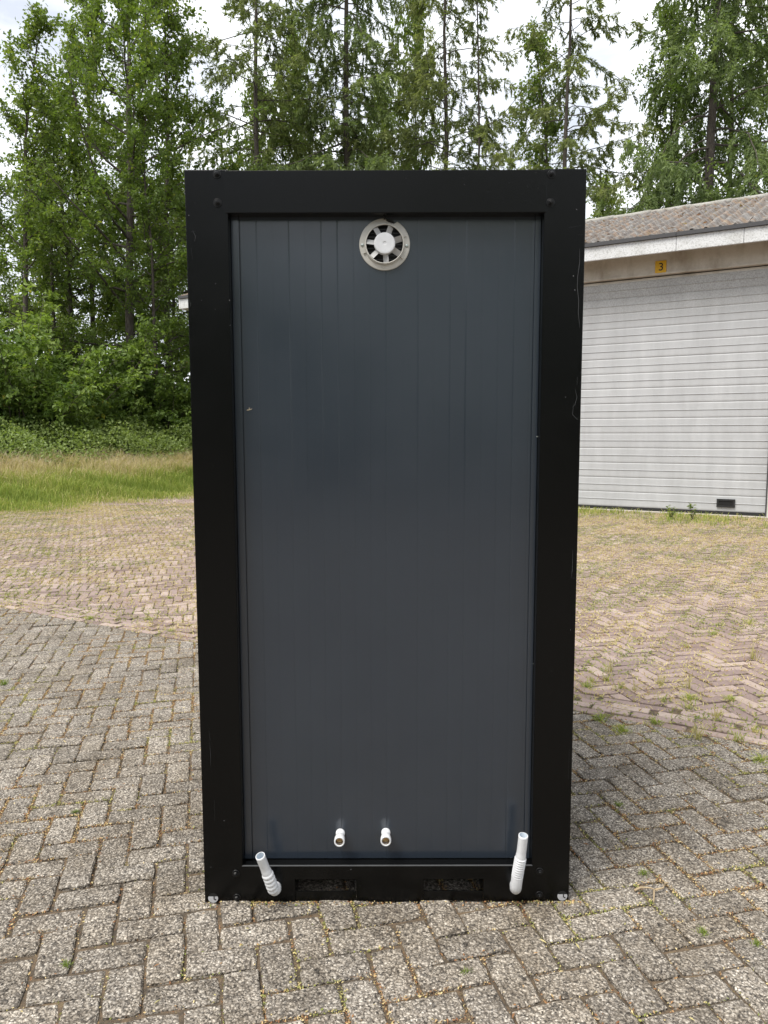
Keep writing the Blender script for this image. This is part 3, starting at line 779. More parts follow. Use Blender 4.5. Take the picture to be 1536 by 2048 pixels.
tag(o, 'tall verge grass, green in front and tan with seed heads behind', 'grass', kind='stuff')

# ------------------------------------------------------------------ litter, moss and tufts in the joints
def fbm(x, y, s, seed):
    r = np.random.default_rng(seed); v = 0
    for k in range(5):
        a = r.random() * 6.28; f_ = s * 1.75 ** k
        v = v + np.sin(x * f_ * math.cos(a) + y * f_ * math.sin(a) + r.random() * 6.28) * np.sin(-x * f_ * math.sin(a + 0.6) + y * f_ * math.cos(a + 0.6) + r.random() * 6.28) / 1.35 ** k
    return 0.5 + v / 3.4
def joint_pts(edges, count, near=False):
    E = np.array(edges)
    ln = np.linalg.norm(E[:, 1] - E[:, 0], axis=1)
    pk = rng.choice(len(E), count, p=ln / ln.sum()); t_ = rng.random(count)[:, None]
    return E[pk, 0] + (E[pk, 1] - E[pk, 0]) * t_
# crumbs and moss in the grey joints
edges_grey = [e_ for e_ in edges_grey if -1.1 < e_[0][1] < 5.5 and abs(e_[0][0]) < 4.6]
P = joint_pts(edges_grey, 300000)
nzv = fbm(P[:, 0], P[:, 1], 3.0, 5)
far_right = sstep(0.2, 1.6, P[:, 0]) * sstep(-0.6, 1.2, P[:, 1])
P = P[(rng.random(len(P)) < np.clip((nzv - 0.34) * 2.2 + 0.4 * far_right, 0.10, 1)) & (P[:, 1] > -1.2)]
n_ = len(P)
sprd = rng.normal(0, 0.0045, (n_, 2)) * (1 + 2.2 * (rng.random((n_, 1)) < 0.18))
c = np.column_stack([P + sprd, rng.uniform(-0.005, 0.004, n_)])
dv = rng.normal(0, 1, (n_, 3)); dv[:, 2] *= 0.5
sz = rng.uniform(0.0035, 0.011, n_)
Vv, Q = cards(c, dv, sz, sz * 0.5, 0.2, 0.5)
hue = fbm(P[:, 0], P[:, 1], 6.0, 9)
tn = np.where(hue > 0.60, rng.uniform(0.12, 0.42, n_), rng.uniform(0.62, 1.0, n_)); tn = np.where(rng.random(n_) < 0.2, rng.uniform(0.5, 0.62, n_), tn)
o = obj('joint_litter', np_mesh('joint_litter', Vv, [Q], M['litter'], np.repeat(tn, 4)))
tag(o, 'rusty crumbs and yellow moss in the grey block joints', 'litter', kind='stuff')
# loose litter over the grey blocks, thicker towards the bricks on the garage side
n_ = 60000
x_ = rng.uniform(-4.5, 4.0, n_); y_ = rng.uniform(-0.9, 5.0, n_)
side = (x_ - BA[0]) * BN[0] + (y_ - BA[1]) * BN[1]
wgt = np.clip((fbm(x_, y_, 2.2, 15) - 0.45) * 1.6, 0, 1) * (0.08 + 0.9 * sstep(-1.7, -0.1, side) * (0.35 + 0.65 * sstep(-0.5, 1.0, x_)))
kp = (side < 0.05) & (rng.random(n_) < wgt); x_, y_ = x_[kp], y_[kp]; n_ = len(x_)
dv = rng.normal(0, 1, (n_, 3)); dv[:, 2] *= 0.15
sz = rng.uniform(0.006, 0.026, n_)
Vv, Q = cards(np.column_stack([x_, y_, rng.uniform(0.004, 0.010, n_)]), dv, sz, np.minimum(sz * 0.4, 0.006), 0.2, 2.0)
o = obj('fallen_litter', np_mesh('fallen_litter', Vv, [Q], M['litter'], np.repeat(np.clip(rng.normal(0.74, 0.16, n_), 0, 1), 4)))
tag(o, 'reddish brown seed litter strewn over the grey blocks', 'litter', kind='stuff')
# grit blown against the foot of the container
n_ = 1500
x_ = rng.uniform(-0.62, 0.64, n_); y_ = -np.abs(rng.normal(0, 0.011, n_)) - 0.001
kp = rng.random(n_) < np.clip((fbm(x_, y_, 7.0, 19) - 0.3) * 2, 0.1, 1); x_, y_ = x_[kp], y_[kp]; n_ = len(x_)
dv = rng.normal(0, 1, (n_, 3)); dv[:, 2] *= 0.6; sz = rng.uniform(0.003, 0.011, n_)
Vv, Q = cards(np.column_stack([x_, y_, rng.uniform(0.001, 0.005, n_)]), dv, sz, sz * 0.6, 0.3, 0.4)
o = obj('grit_debris', np_mesh('grit_debris', Vv, [Q], M['litter'], np.repeat(np.clip(rng.normal(0.62, 0.25, n_), 0, 1), 4)))
tag(o, 'brown grit and crumbs along the foot of the black container', 'debris', kind='stuff')
# dry grass and straw in the brick joints
P = joint_pts(edges_brick, 640000)
vd = verge_d(P[:, 0], P[:, 1]); wd = -((P - QW) @ NW)
wgt = 0.52 + 1.5 * np.clip((fbm(P[:, 0], P[:, 1], 2.4, 21) - 0.44) * 2.2, 0, 1) + 0.9 * sstep(-3.2, -0.2, vd) + 0.55 * sstep(0.0, 2.5, P[:, 0]) * sstep(3.0, 7.0, P[:, 1]) + 0.5 * (1 - sstep(0.3, 3.5, wd))
kp = rng.random(len(P)) < np.clip(wgt, 0, 1) * 0.85; P = P[kp]; n_ = len(P); vd = vd[kp]; wd = wd[kp]
c = np.column_stack([P + rng.normal(0, 0.011, (n_, 2)) * (1 + 2 * rng.random((n_, 1)) ** 3), rng.uniform(0.0, 0.014, n_)])
dv = rng.normal(0, 1, (n_, 3)); dv[:, 2] = np.abs(dv[:, 2]) * 0.9
sz = rng.uniform(0.010, 0.045, n_)
Vv, Q = cards(c, dv, sz, 0.0058, 0.2, 0.2)
gr = fbm(P[:, 0], P[:, 1], 2.7, 31)
tn = np.clip(rng.normal(0.51, 0.10, n_) - 0.26 * (gr > 0.56) + 0.22 * (rng.random(n_) < 0.13), 0, 1)
o = obj('dry_grass_litter', np_mesh('dry_grass_litter', Vv, [Q], M['litter'], np.repeat(tn, 4)))
tag(o, 'dry yellow grass and moss in the joints of the brick paving', 'litter', kind='stuff')
# grass band creeping out along the garage threshold
n_ = 16000
s_ = rng.uniform(-7, 11.5, n_); w_ = np.abs(rng.normal(0, 0.75, n_)) + 0.28
x_, y_ = QW[0] + TW[0] * s_ - NW[0] * w_, QW[1] + TW[1] * s_ - NW[1] * w_
kp = rng.random(n_) < np.clip((fbm(x_, y_, 1.6, 41) - 0.40) * 2.6 + 0.5 * sstep(-1.2, -2.6, s_), 0.03, 1)
x_, y_, s_ = x_[kp], y_[kp], s_[kp]; n_ = len(x_)
t0 = np.clip(rng.normal(0.40, 0.13, n_), 0, 1)
Vv, Q, Tt, tn = blades(x_, y_, np.full(n_, -0.01), rng.uniform(0.03, 0.15, n_), 0.6, 0.010, t0, np.clip(t0 + 0.15, 0, 1))
o = obj('sparse_grass', np_mesh('sparse_grass', Vv, [Q, Tt], M['grass'], tn))
tag(o, 'thin grass creeping over the bricks along the garage threshold', 'grass', kind='stuff')

# single weeds and tufts
def tuft_mesh(seed, nb2, h, lean, t):
    r = np.random.default_rng(seed); a = r.random(nb2) * 6.28; q = np.abs(r.normal(0, 0.022, nb2))
    t0 = np.clip(r.normal(t, 0.1, nb2), 0, 1)
    Vv, Q, Tt, tn = blades(np.cos(a) * q, np.sin(a) * q, np.full(nb2, -0.008), h * r.uniform(0.3, 1.1, nb2), lean, 0.0045, t0, np.clip(t0 + 0.18, 0, 1), r)
    return np_mesh('grass_tuft', Vv, [Q, Tt], M['grass'], tn)
TU = [tuft_mesh(51, 34, 0.09, 0.9, 0.52), tuft_mesh(52, 24, 0.15, 0.7, 0.62), tuft_mesh(53, 60, 0.05, 1.3, 0.44), tuft_mesh(54, 60, 0.05, 1.0, 0.25)]
for i_, (u, v, k, s) in enumerate(((1220, 1345, 1, 1.0), (1213, 1362, 0, 1.1), (1240, 1378, 0, 0.9), (1268, 1382, 1, 0.8), (1318, 1372, 1, 1.0), (1376, 1378, 1, 1.0), (1326, 1405, 0, 1.1), (1376, 1418, 0, 1.1),
                                   (1430, 1440, 1, 1.1), (1392, 1478, 1, 1.1), (1475, 1482, 0, 1.2), (1508, 1465, 0, 1.0), (1504, 1320, 1, 1.3), (1370, 1295, 0, 1.0), (1244, 1463, 2, 1.4), (1200, 1440, 2, 1.5), (1309, 1447, 2, 1.2),
                                   (1172, 1375, 2, 1.3), (1460, 1402, 2, 1.2), (1380, 1400, 2, 1.5), (1520, 1525, 2, 1.5), (1498, 1250, 0, 1.2), (1425, 1270, 2, 1.1), (1183, 1365, 0, 0.9))):
    P = gnd(u, v); o = obj('grass_tuft', TU[k], None); o.location = P; o.rotation_euler = (0, 0, i_ * 1.3); o.scale = (s * 0.8,) * 3
    tag(o, ('short fanned grass tuft in the brick joints on the garage side', 'tall wispy straw coloured grass tuft in the bricks on the garage side', 'low spreading yellow green tuft in the bricks on the garage side')[k], 'grass tuft', ('short', 'tall wispy', 'low spreading')[k] + ' grass tufts in the paving by the garage')
for i_, (u, v, k, s) in enumerate(((180, 1236, 2, 1.1), (60, 1185, 0, 0.8), (300, 1238, 2, 0.8), (230, 1130, 0, 1.0), (95, 1108, 0, 1.1), (340, 1262, 2, 0.9), (20, 1150, 2, 1.0), (338, 1195, 2, 0.9))):
    P = gnd(u, v); o = obj('grass_tuft', TU[k], None); o.location = P; o.rotation_euler = (0, 0, i_ * 2.1); o.scale = (s * 0.8,) * 3
    tag(o, ('short fanned grass tuft in the brick joints on the wood side', '', 'low spreading tuft in the brick joints on the wood side')[k], 'grass tuft', ('short', '', 'low spreading')[k] + ' grass tufts in the paving by the wood')
for i_, (u, v, k, s) in enumerate(((1402, 1870, 3, 0.55), (1287, 1750, 3, 0.5), (1236, 1612, 3, 0.5), (5, 1368, 3, 0.9), (150, 1625, 3, 0.45), (130, 1930, 3, 0.45), (1510, 1890, 3, 0.4), (930, 1948, 3, 0.4))):
    P = gnd(u, v); o = obj('weed', TU[k], None); o.location = P; o.rotation_euler = (0, 0, i_ * 2.1); o.scale = (s,) * 3
    tag(o, 'tiny green weed in a joint of the grey blocks', 'weed', 'tiny weeds in the grey blocks')
def herb(name, u, v, h, label, seed):
    r = np.random.default_rng(seed); P = gnd(u, v); e = empty(name, P); tag(e, label, 'weed', 'leafy weeds at the garage threshold')
    w = Wood(); cs, ds = [], []
    for k in range(4):
        a = r.random() * 6.28; top = np.array([math.cos(a) * 0.06, math.sin(a) * 0.06, h * r.uniform(0.6, 1)])
        w.tube(np.array([[0, 0, -0.01], top * 0.5 + r.normal(0, 0.008, 3), top]), 0.005, 0.002, 4)
        for j in range(11):
            q = r.uniform(0.2, 1.05); b_ = r.random() * 6.28; dd = np.array([math.cos(b_), math.sin(b_), r.uniform(-0.1, 0.6)])
            cs.append(top * q + dd * 0.03); ds.append(dd)
    st_ = w.mesh('stem'); obj('stem', st_, e)
    Vv, Q = cards(np.array(cs), np.array(ds), r.uniform(0.05, 0.09, len(cs)), 0.034, 0.2, 1.5, r)
    obj('leaf_cluster', np_mesh('leaf_cluster', Vv, [Q], M['leaf_light'], np.repeat(r.random(len(cs)), 4)), e)
herb('weed_plant', 1341, 1040, 0.24, 'small leafy weed before the garage door, farther from the handle', 61)
herb('weed_plant', 1384, 1042, 0.32, 'larger leafy weed before the garage door, nearer the handle', 62)

# ------------------------------------------------------------------ dry twig on the grey blocks
P = gnd(1302, 1790); tw = empty('dry_twig', P); tag(tw, 'pale forked dry twig lying on the grey blocks beside the container', 'twig')
for k, pts in enumerate(([(-0.055, 0.010, 0.008), (-0.03, 0.022, 0.011), (0.0, 0.018, 0.012), (0.02, 0.004, 0.010)], [(0.01, 0.010, 0.011), (0.0, -0.018, 0.008), (-0.012, -0.05, 0.007)], [(0.015, 0.010, 0.010), (0.045, 0.022, 0.009), (0.06, 0.05, 0.008)], [(0.06, 0.05, 0.008), (0.075, 0.052, 0.009)])):
    sweep_obj('branch', pts, np.linspace(0.0042, 0.0016, len(pts)), M['twig'], tw, 6)

# ------------------------------------------------------------------ garage
Q3 = np.array([QW[0], QW[1], 0.0]); T3 = np.array([TW[0], TW[1], 0.0]); N3 = np.array([NW[0], NW[1], 0.0])
def st(u, v, off=0.0):
    P_ = onplane(u, v, Q3 - N3 * off, N3); return float((P_ - Q3) @ T3), float(P_[2])
# local axes: x = along the wall (-T3, towards the viewer's right), y = into the building, z = up
gar = empty('garage', tuple(Q3), math.atan2(-TW[1], -TW[0]))
tag(gar, 'garage with grey slatted roller door, white fascia and mossy corrugated roof', 'garage')
XL, XR = -11.95, 9.0            # building ends in local x
DL, DR = -2.45, 1.60            # door opening
DT = 4.40                       # top of the door
DEPTH = 13.2
bm = bmesh.new()
box(bm, XL, DL, 0.0, DEPTH, -0.05, 4.9); box(bm, DR, XR, 0.0, DEPTH, -0.05, 4.9)
bm_obj('wall', bm, M['wall'], gar)
box_obj('back_wall', (DL + 0.01, DR - 0.01, 0.6, DEPTH - 0.01, -0.04, 4.85), M['wall'], gar)
box_obj('lintel', (XL + 0.02, XR, -0.045, 0.16, 4.475, 4.93), M['lintel'], gar, 0.01)
box_obj('lintel_lip', (DL - 0.05, DR + 0.05, -0.06, 0.10, 4.455, 4.50), M['lintel'], gar, 0.006)
box_obj('door_head', (DL + 0.005, DR - 0.005, 0.05, 0.2, 4.33, 4.435), M['wall'], gar, 0.004)
box_obj('soffit', (XL - 0.1, XR, -0.49, 0.02, 4.90, 4.925), M['lintel'], gar)
x0 = XL - 0.23
fx = [x0, -9.2, -6.1, -3.1, 0.0 - 0.02, 1.075, 4.1, XR]
for k in range(len(fx) - 1):
    box_obj('fascia_panel', (fx[k] + 0.003, fx[k + 1] - 0.003, -0.56, -0.50, 4.742, 4.990), M['fascia'], gar, 0.006)
for k in range(0, len(fx) - 1, 2):
    box_obj('drip_edge', (fx[k] - (0.03 if k == 0 else -0.002), fx[min(k + 2, len(fx) - 1)] - 0.002, -0.60, -0.48, 4.991, 5.062), M['strip'], gar, 0.004)
# side fascia at the far end
box_obj('fascia_panel', (x0 - 0.05, x0 - 0.002, -0.56, 6.2, 4.742, 4.989), M['fascia'], gar, 0.006)
# number plate
s0, z0 = st(1311.5, 523.5, 0.05); s1, z1 = st(1333, 546, 0.05)
pl = box_obj('number_plate', (-s0, -s1, -0.062, -0.0455, z1 + 0.0, z1 + 0.222), M['yellow'], gar, 0.003)
fc = bpy.data.curves.new('number', 'FONT'); fc.body = '3'; fc.size = 0.20; fc.align_x = 'CENTER'; fc.align_y = 'CENTER'; fc.extrude = 0.0015
to = bpy.data.objects.new('digit_tmp', fc); COL.objects.link(to)
bpy.context.view_layer.update()
dg = bpy.context.evaluated_depsgraph_get()
me = bpy.data.meshes.new_from_object(to.evaluated_get(dg)); bpy.data.objects.remove(to)
xs_ = [v.co.x for v in me.vertices]; ys_ = [v.co.y for v in me.vertices]
cx, cy = (min(xs_) + max(xs_)) / 2, (min(ys_) + max(ys_)) / 2
for v in me.vertices: v.co.x -= cx; v.co.y -= cy
me.materials.clear(); me.materials.append(M['ink_hollow'])
dgt = obj('digit', me, pl); dgt.rotation_euler = (R(90), 0, 0); dgt.location = (-(s0 + s1) / 2 + 0.006, -0.0645, z1 + 0.111)
# slatted door
door = empty('door', (0, 0, 0), 0, gar); door['label'] = 'pale grey aluminium door of horizontal slats'
ns = 15; zb = 0.075; SH_ = (DT - 0.01 - zb) / ns
prof = [(0.0, -0.0205), (0.006, -0.0212), (0.014, -0.0260), (0.036, -0.0275), (0.136, -0.0265), (0.140, -0.030), (0.144, -0.036), (0.149, -0.036), (0.153, -0.0265), (0.266, -0.0255), (0.272, -0.0235), (0.278, -0.0212), (0.284, -0.0205)]
sc_ = (SH_ - 0.003) / 0.284
V = []; 
for x in (DL + 0.03, DR - 0.03):
    for z, y in prof: V.append((x, y, z * sc_))
    V.append((x, 0.02, prof[-1][0] * sc_)); V.append((x, 0.02, 0))
npf = len(prof) + 2
k = np.arange(npf)
Fq = np.stack([k, (k + 1) % npf, npf + (k + 1) % npf, npf + k], 1)
sm = np_mesh('slat', V, [Fq[:, ::-1], np.array([list(range(npf))[::-1]]), np.array([list(range(npf, 2 * npf))])], M['slat'])
for k in range(ns):
    o = obj('slat', sm, door); o.location = (0, 0.06 + 0.0016 * math.sin(k * 2.3), zb + k * SH_)
box_obj('bottom_seal', (DL + 0.03, DR - 0.03, 0.035, 0.075, 0.012, 0.07), M['rubber'], door, 0.004)
box_obj('side_rail', (DR - 0.028, DR - 0.002, 0.0, 0.1, 0.012, DT), M['strip'], door); box_obj('side_rail', (DL + 0.002, DL + 0.028, 0.0, 0.1, 0.012, DT), M['strip'], door)
# recessed handle
s0, z0 = st(1433, 999); s1, z1 = st(1469, 1017.5); hx0, hx1 = -s0, -s1; hz0, hz1 = min(z0, z1) + 0.005, max(z0, z1) + 0.0
hd = empty('handle', (0, 0, 0), 0, door)
bm = bmesh.new(); fw = 0.035; yf = 0.0
box(bm, hx0, hx1, yf, yf + 0.03, hz0, hz0 + fw); box(bm, hx0, hx1, yf, yf + 0.03, hz1 - fw, hz1)
box(bm, hx0, hx0 + fw, yf, yf + 0.03, hz0 + fw, hz1 - fw); box(bm, hx1 - fw, hx1, yf, yf + 0.03, hz0 + fw, hz1 - fw)
box(bm, hx0 + fw, hx1 - fw, yf + 0.014, yf + 0.03, hz0 + fw, hz1 - fw)
ho = bm_obj('handle_frame', bm, M['rubber'], door); box_obj('handle_recess', (hx0 + fw + 0.001, hx1 - fw - 0.001, yf + 0.011, yf + 0.0138, hz0 + fw + 0.001, hz1 - fw - 0.001), M['ink_hollow'], ho); bpy.data.objects.remove(hd)
box_obj('threshold', (DL - 0.3, DR + 0.3, -0.10, 0.55, -0.06, 0.012), M['sill'], gar, 0.004)
box_obj('threshold', (DR + 0.305, XR, -0.10, 0.0 - 0.002, -0.06, 0.010), M['sill'], gar, 0.004)
box_obj('threshold', (XL, DL - 0.305, -0.10, 0.0 - 0.002, -0.06, 0.010), M['sill'], gar, 0.004)
# corrugated roof
RP = R(18.4); RL = 6.55
roof = empty('roof', (0, 0, 0), 0, gar); roof['label'] = 'corrugated sheets with orange lichen and debris'
def sheet_mesh(width, length, seed):
    r = np.random.default_rng(seed); pitch = 0.235; nx = int(width / pitch * 10); ny = 4
    X_ = np.linspace(0, width, nx + 1); Y_ = np.linspace(0, length, ny + 1)
    gx_, gy_ = np.meshgrid(X_, Y_); gz_ = 0.044 * np.cos(gx_ * 2 * math.pi / pitch) + 0.006 * np.sin(gx_ * 3 + gy_ * 2 + seed)
    Vt = np.stack([gx_.ravel(), gy_.ravel(), gz_.ravel()], 1); Vb = Vt.copy(); Vb[:, 2] -= 0.010
    w_ = nx + 1; i_ = (np.arange(ny)[:, None] * w_ + np.arange(nx)[None]).ravel(); q = np.stack([i_, i_ + 1, i_ + w_ + 1, i_ + w_], 1)
    nV = len(Vt); fr = np.arange(nx); e1 = np.stack([fr + nV, fr + 1 + nV, fr + 1, fr], 1)
    return np_mesh('roof_sheet', np.concatenate([Vt, Vb]), [q, q[:, ::-1] + nV, e1], M['roof'], smooth=True)
SM = [sheet_mesh(1.11, 1.62, k) for k in range(3)]
sx_ = 0.94; nsx = int((XR - x0) / sx_) + 1
rows = 5; rlen = RL / rows
for k in range(nsx):
    for j in range(rows):
        o = obj('roof_sheet', SM[(k * 2 + j) % 3], roof)
        y0_ = -0.470 + j * rlen * math.cos(RP); z0_ = 5.058 + j * rlen * math.sin(RP) + 0.013 * (k % 2) + 0.004 * math.sin(k * 5 + j)
        o.location = (x0 - 0.06 + k * sx_, y0_, z0_); o.rotation_euler = (RP + R(0.85), 0, 0)
rzx = 5.058 + RL * math.sin(RP); ryx = -0.470 + RL * math.cos(RP)
for k in range(nsx + 1):
    xa = x0 - 0.1 + k * 0.95; P_ = [(xa, ryx + 0.1, rzx + 0.045), (xa + 0.5, ryx + 0.1, rzx + 0.05), (xa + 1.0, ryx + 0.1, rzx + 0.055)]
    sweep_obj('ridge_cap', P_, [0.085, 0.08, 0.09], M['ridge'], roof, 12)
bm = bmesh.new()      # far roof slope and gable, a closed wedge
vs = [bm.verts.new(c_) for c_ in ((x0, -0.3, 4.92), (x0, ryx + 0.1, rzx - 0.12), (x0, 2 * ryx + 0.8, 4.92), (XR, -0.3, 4.92), (XR, ryx + 0.1, rzx - 0.12), (XR, 2 * ryx + 0.8, 4.92))]
for f_ in ((0, 1, 2), (5, 4, 3), (0, 3, 4, 1), (1, 4, 5, 2), (2, 5, 3, 0)): bm.faces.new([vs[i_] for i_ in f_])
bm_obj('gable', bm, M['fascia'], gar)
# twigs and needles fallen on the roof
n_ = 1500
x_ = rng.uniform(x0, XR - 3, n_); q_ = 0.4 + (RL - 0.5) * rng.random(n_) ** 0.6
kp = rng.random(n_) < np.clip((fbm(x_, q_, 1.3, 77) - 0.35) * 2, 0.08, 1); x_, q_ = x_[kp], q_[kp]; n_ = len(x_)
c = np.column_stack([x_, -0.470 + q_ * math.cos(RP), 5.058 + q_ * math.sin(RP) + 0.035 + rng.uniform(0, 0.025, n_)])
dv = rng.normal(0, 1, (n_, 3)); dv[:, 2] *= 0.3; sz = rng.uniform(0.03, 0.14, n_)
Vv, Q = cards(c, dv, sz, np.minimum(0.035, sz * 0.35), 0.2, 1.0)
o = obj('roof_litter', np_mesh('roof_litter', Vv, [Q], M['litter'], np.repeat(np.clip(rng.normal(0.85, 0.14, n_), 0, 1), 4)), roof); o['kind'] = 'stuff'

# ------------------------------------------------------------------ container
con = empty('sanitary_container', (0, 0, 0))
tag(con, 'tall black framed sanitary container with anthracite ribbed panel, standing on grey blocks', 'container')
W0, W1, HT = -0.589, 0.601, 2.300
CD = 1.35                        # depth
PI0, PI1 = -0.4625, 0.4775       # opening between the posts
TB, BT = 2.174, 0.124            # underside of top beam, top of bottom beam
REC = 0.042                      # panel recess
def post(x0_, x1_, y0_, y1_):
    return box_obj('post', (x0_, x1_, y0_, y1_, 0.0, HT), M['black'], con, 0.0035, 2)
post(W0, PI0, 0.0, 0.13); post(PI1, W1, 0.0, 0.13)
post(W0, W0 + 0.12, CD - 0.12, CD); post(W1 - 0.12, W1, CD - 0.12, CD)
SEAM = 0.0075
box_obj('top_beam', (PI0 - SEAM + 0.0005, PI1 + SEAM - 0.0005, -0.0012, 0.10, TB, HT - 0.003), M['black'], con, 0.0025, 2)
# bottom beam with two fork pockets
fk = []
for ua, ub in ((588, 711), (845, 965)):
    fk.append((at(ua, 1770, 0)[0], at(ub, 1770, 0)[0]))
zt_ = at(650, 1758, 0)[2]; zl_ = at(650, 1783, 0)[2]
bm = bmesh.new()
xa, xb = PI0 - SEAM + 0.0005, PI1 + SEAM - 0.0005
box(bm, xa, xb, -0.001, 0.09, zt_, BT)
edges_ = [xa, fk[0][0], fk[0][1], fk[1][0], fk[1][1], xb]
for a_, b_ in ((0, 1), (2, 3), (4, 5)): box(bm, edges_[a_], edges_[b_], -0.001, 0.09, 0.002, zt_)
bmesh.ops.remove_doubles(bm, verts=bm.verts, dist=1e-5)
bb = bm_obj('bottom_beam', bm, M['black'], con)
for a_, b_ in fk:
    fp = box_obj('fork_pocket_lip', (a_ + 0.001, b_ - 0.001, 0.002, 0.006, 0.003, zl_), M['black'], bb, 0.001)
    bm = bmesh.new()
    box(bm, a_ + 0.0005, b_ - 0.0005, 0.0065, CD - 0.1, zt_ - 0.004, zt_ - 0.001); box(bm, a_ - 0.004, a_ - 0.0005, 0.091, CD - 0.1, 0.003, zt_ - 0.001); box(bm, b_ + 0.0005, b_ + 0.004, 0.091, CD - 0.1, 0.003, zt_ - 0.001)
    box(bm, a_ - 0.0035, b_ + 0.0035, 0.32, 0.33, 0.0035, zt_ - 0.0045)  # plate added across the tunnel to block rear light and keep it dark
    bm_obj('fork_pocket', bm, M['pocket'], bb)
box_obj('sill_ledge', (PI0 + 0.0005, PI1 - 0.0005, 0.0915, 0.13, 0.05, BT - 0.002), M['black'], con)
box_obj('edge_trim', (PI0 - 0.002, PI1 + 0.002, -0.0018, 0.004, BT + 0.0002, BT + 0.0018), M['scratch'], con)
# shell
box_obj('side_panel', (W0 + 0.004, W0 + 0.03, 0.1305, CD - 0.1205, 0.02, HT - 0.02), M['black'], con)
box_obj('side_panel', (W1 - 0.03, W1 - 0.004, 0.1305, CD - 0.1205, 0.02, HT - 0.02), M['black'], con)
box_obj('back_panel', (W0 + 0.1205, W1 - 0.1205, CD - 0.05, CD - 0.01, 0.02, HT - 0.02), M['black'], con)
box_obj('roof_panel', (W0 + 0.004, W1 - 0.004, 0.1005, CD - 0.004, HT - 0.05, HT - 0.004), M['black'], con)
box_obj('floor_pan', (W0 + 0.004, W1 - 0.004, 0.131, CD - 0.004, zt_ + 0.002, 0.12), M['pocket'], con)
# ribbed sandwich panel: strips 49 mm wide with narrow grooves
pan = box_obj('sandwich_panel', (PI0 + 0.0, PI1 - 0.0, REC + 0.004, REC + 0.08, BT - 0.0005, TB + 0.06), M['sheet'], con)
x_ = PI0 + 0.027; k = 0
box_obj('corner_profile', (PI0 + 0.0005, PI0 + 0.0245, REC - 0.004, REC + 0.0035, BT + 0.003, TB + 0.05), M['sheet'], pan, 0.0012)
box_obj('corner_profile', (PI1 - 0.0185, PI1 - 0.0005, REC - 0.004, REC + 0.0035, BT + 0.003, TB + 0.05), M['sheet'], pan, 0.0012)
while x_ < PI1 - 0.022:
    xe = min(x_ + 0.0491, PI1 - 0.0195)
    bm = bmesh.new(); g_ = 0.00015
    y1_ = REC + 0.0035; y0_ = REC + 0.00015 * math.sin(k * 1.7)
    rd = (0.25, 1.0, 0.1, 0.8, 0.05, 0.55, 0.9, 0.15)[k % 8] * (0.7 + 0.6 * random.random()); re_ = (1.0, 0.1, 0.8, 0.05, 0.55, 0.9, 0.15, 0.25)[k % 8] * 0.6
    pf = [(x_ + g_ * 0.5, y1_), (x_ + g_ * 0.5, y0_ - 0.0004 + 0.0006 * rd), (x_ + g_ + 0.0007, y0_ - 0.0004 + 0.0004 * rd), (x_ + g_ + 0.0025, y0_ - 0.0004), (xe - g_ - 0.0025, y0_ - 0.0004), (xe - g_ - 0.0007, y0_ - 0.0004 + 0.0004 * re_), (xe - g_ * 0.5, y0_ - 0.0004 + 0.0006 * re_), (xe - g_ * 0.5, y1_)]
    lo = [bm.verts.new((a_, b_, BT + 0.003)) for a_, b_ in pf]; hi = [bm.verts.new((a_, b_, TB + 0.05)) for a_, b_ in pf]
    for q in range(len(pf) - 1): bm.faces.new((lo[q], lo[q + 1], hi[q + 1], hi[q]))
    bm.faces.new(hi); bm.faces.new(lo[::-1])
    bm_obj('cladding_strip', bm, M['sheet'], pan)
    x_ += 0.0491; k += 1
# bolts
bm = bmesh.new()
def disc(bm, r_, y0_, y1_, seg, chamf=0.0):
    rings = [(r_, y0_), (r_, y1_ + chamf), (r_ - chamf, y1_)]
    vv = [[bm.verts.new((rr_ * math.cos(6.28318 * q / seg), yy, rr_ * math.sin(6.28318 * q / seg))) for q in range(seg)] for rr_, yy in rings]
    for a_, b_ in zip(vv, vv[1:]):
        for q in range(seg): bm.faces.new((a_[q], a_[(q + 1) % seg], b_[(q + 1) % seg], b_[q]))
    bm.faces.new(vv[-1]); bm.faces.new(vv[0][::-1])
disc(bm, 0.0125, 0.001, -0.0025, 20, 0.0008); disc(bm, 0.0078, -0.0024, -0.009, 6, 0.0012); disc(bm, 0.0042, -0.0088, -0.013, 10, 0.001)
bmesh.ops.recalc_face_normals(bm, faces=bm.faces)
bme = bpy.data.meshes.new('bolt'); bm.to_mesh(bme); bm.free(); bme.materials.append(M['bolt'])
for u, v in ((435, 348), (436, 405), (1104, 349), (1102, 406), (470, 1746), (472, 1794), (1077, 1743), (1076, 1790)):
    P_ = at(u, v, 0); o = obj('bolt', bme, con); o.location = (P_[0], -0.0002, P_[2]); o.rotation_euler = (0, R(u % 60), 0)
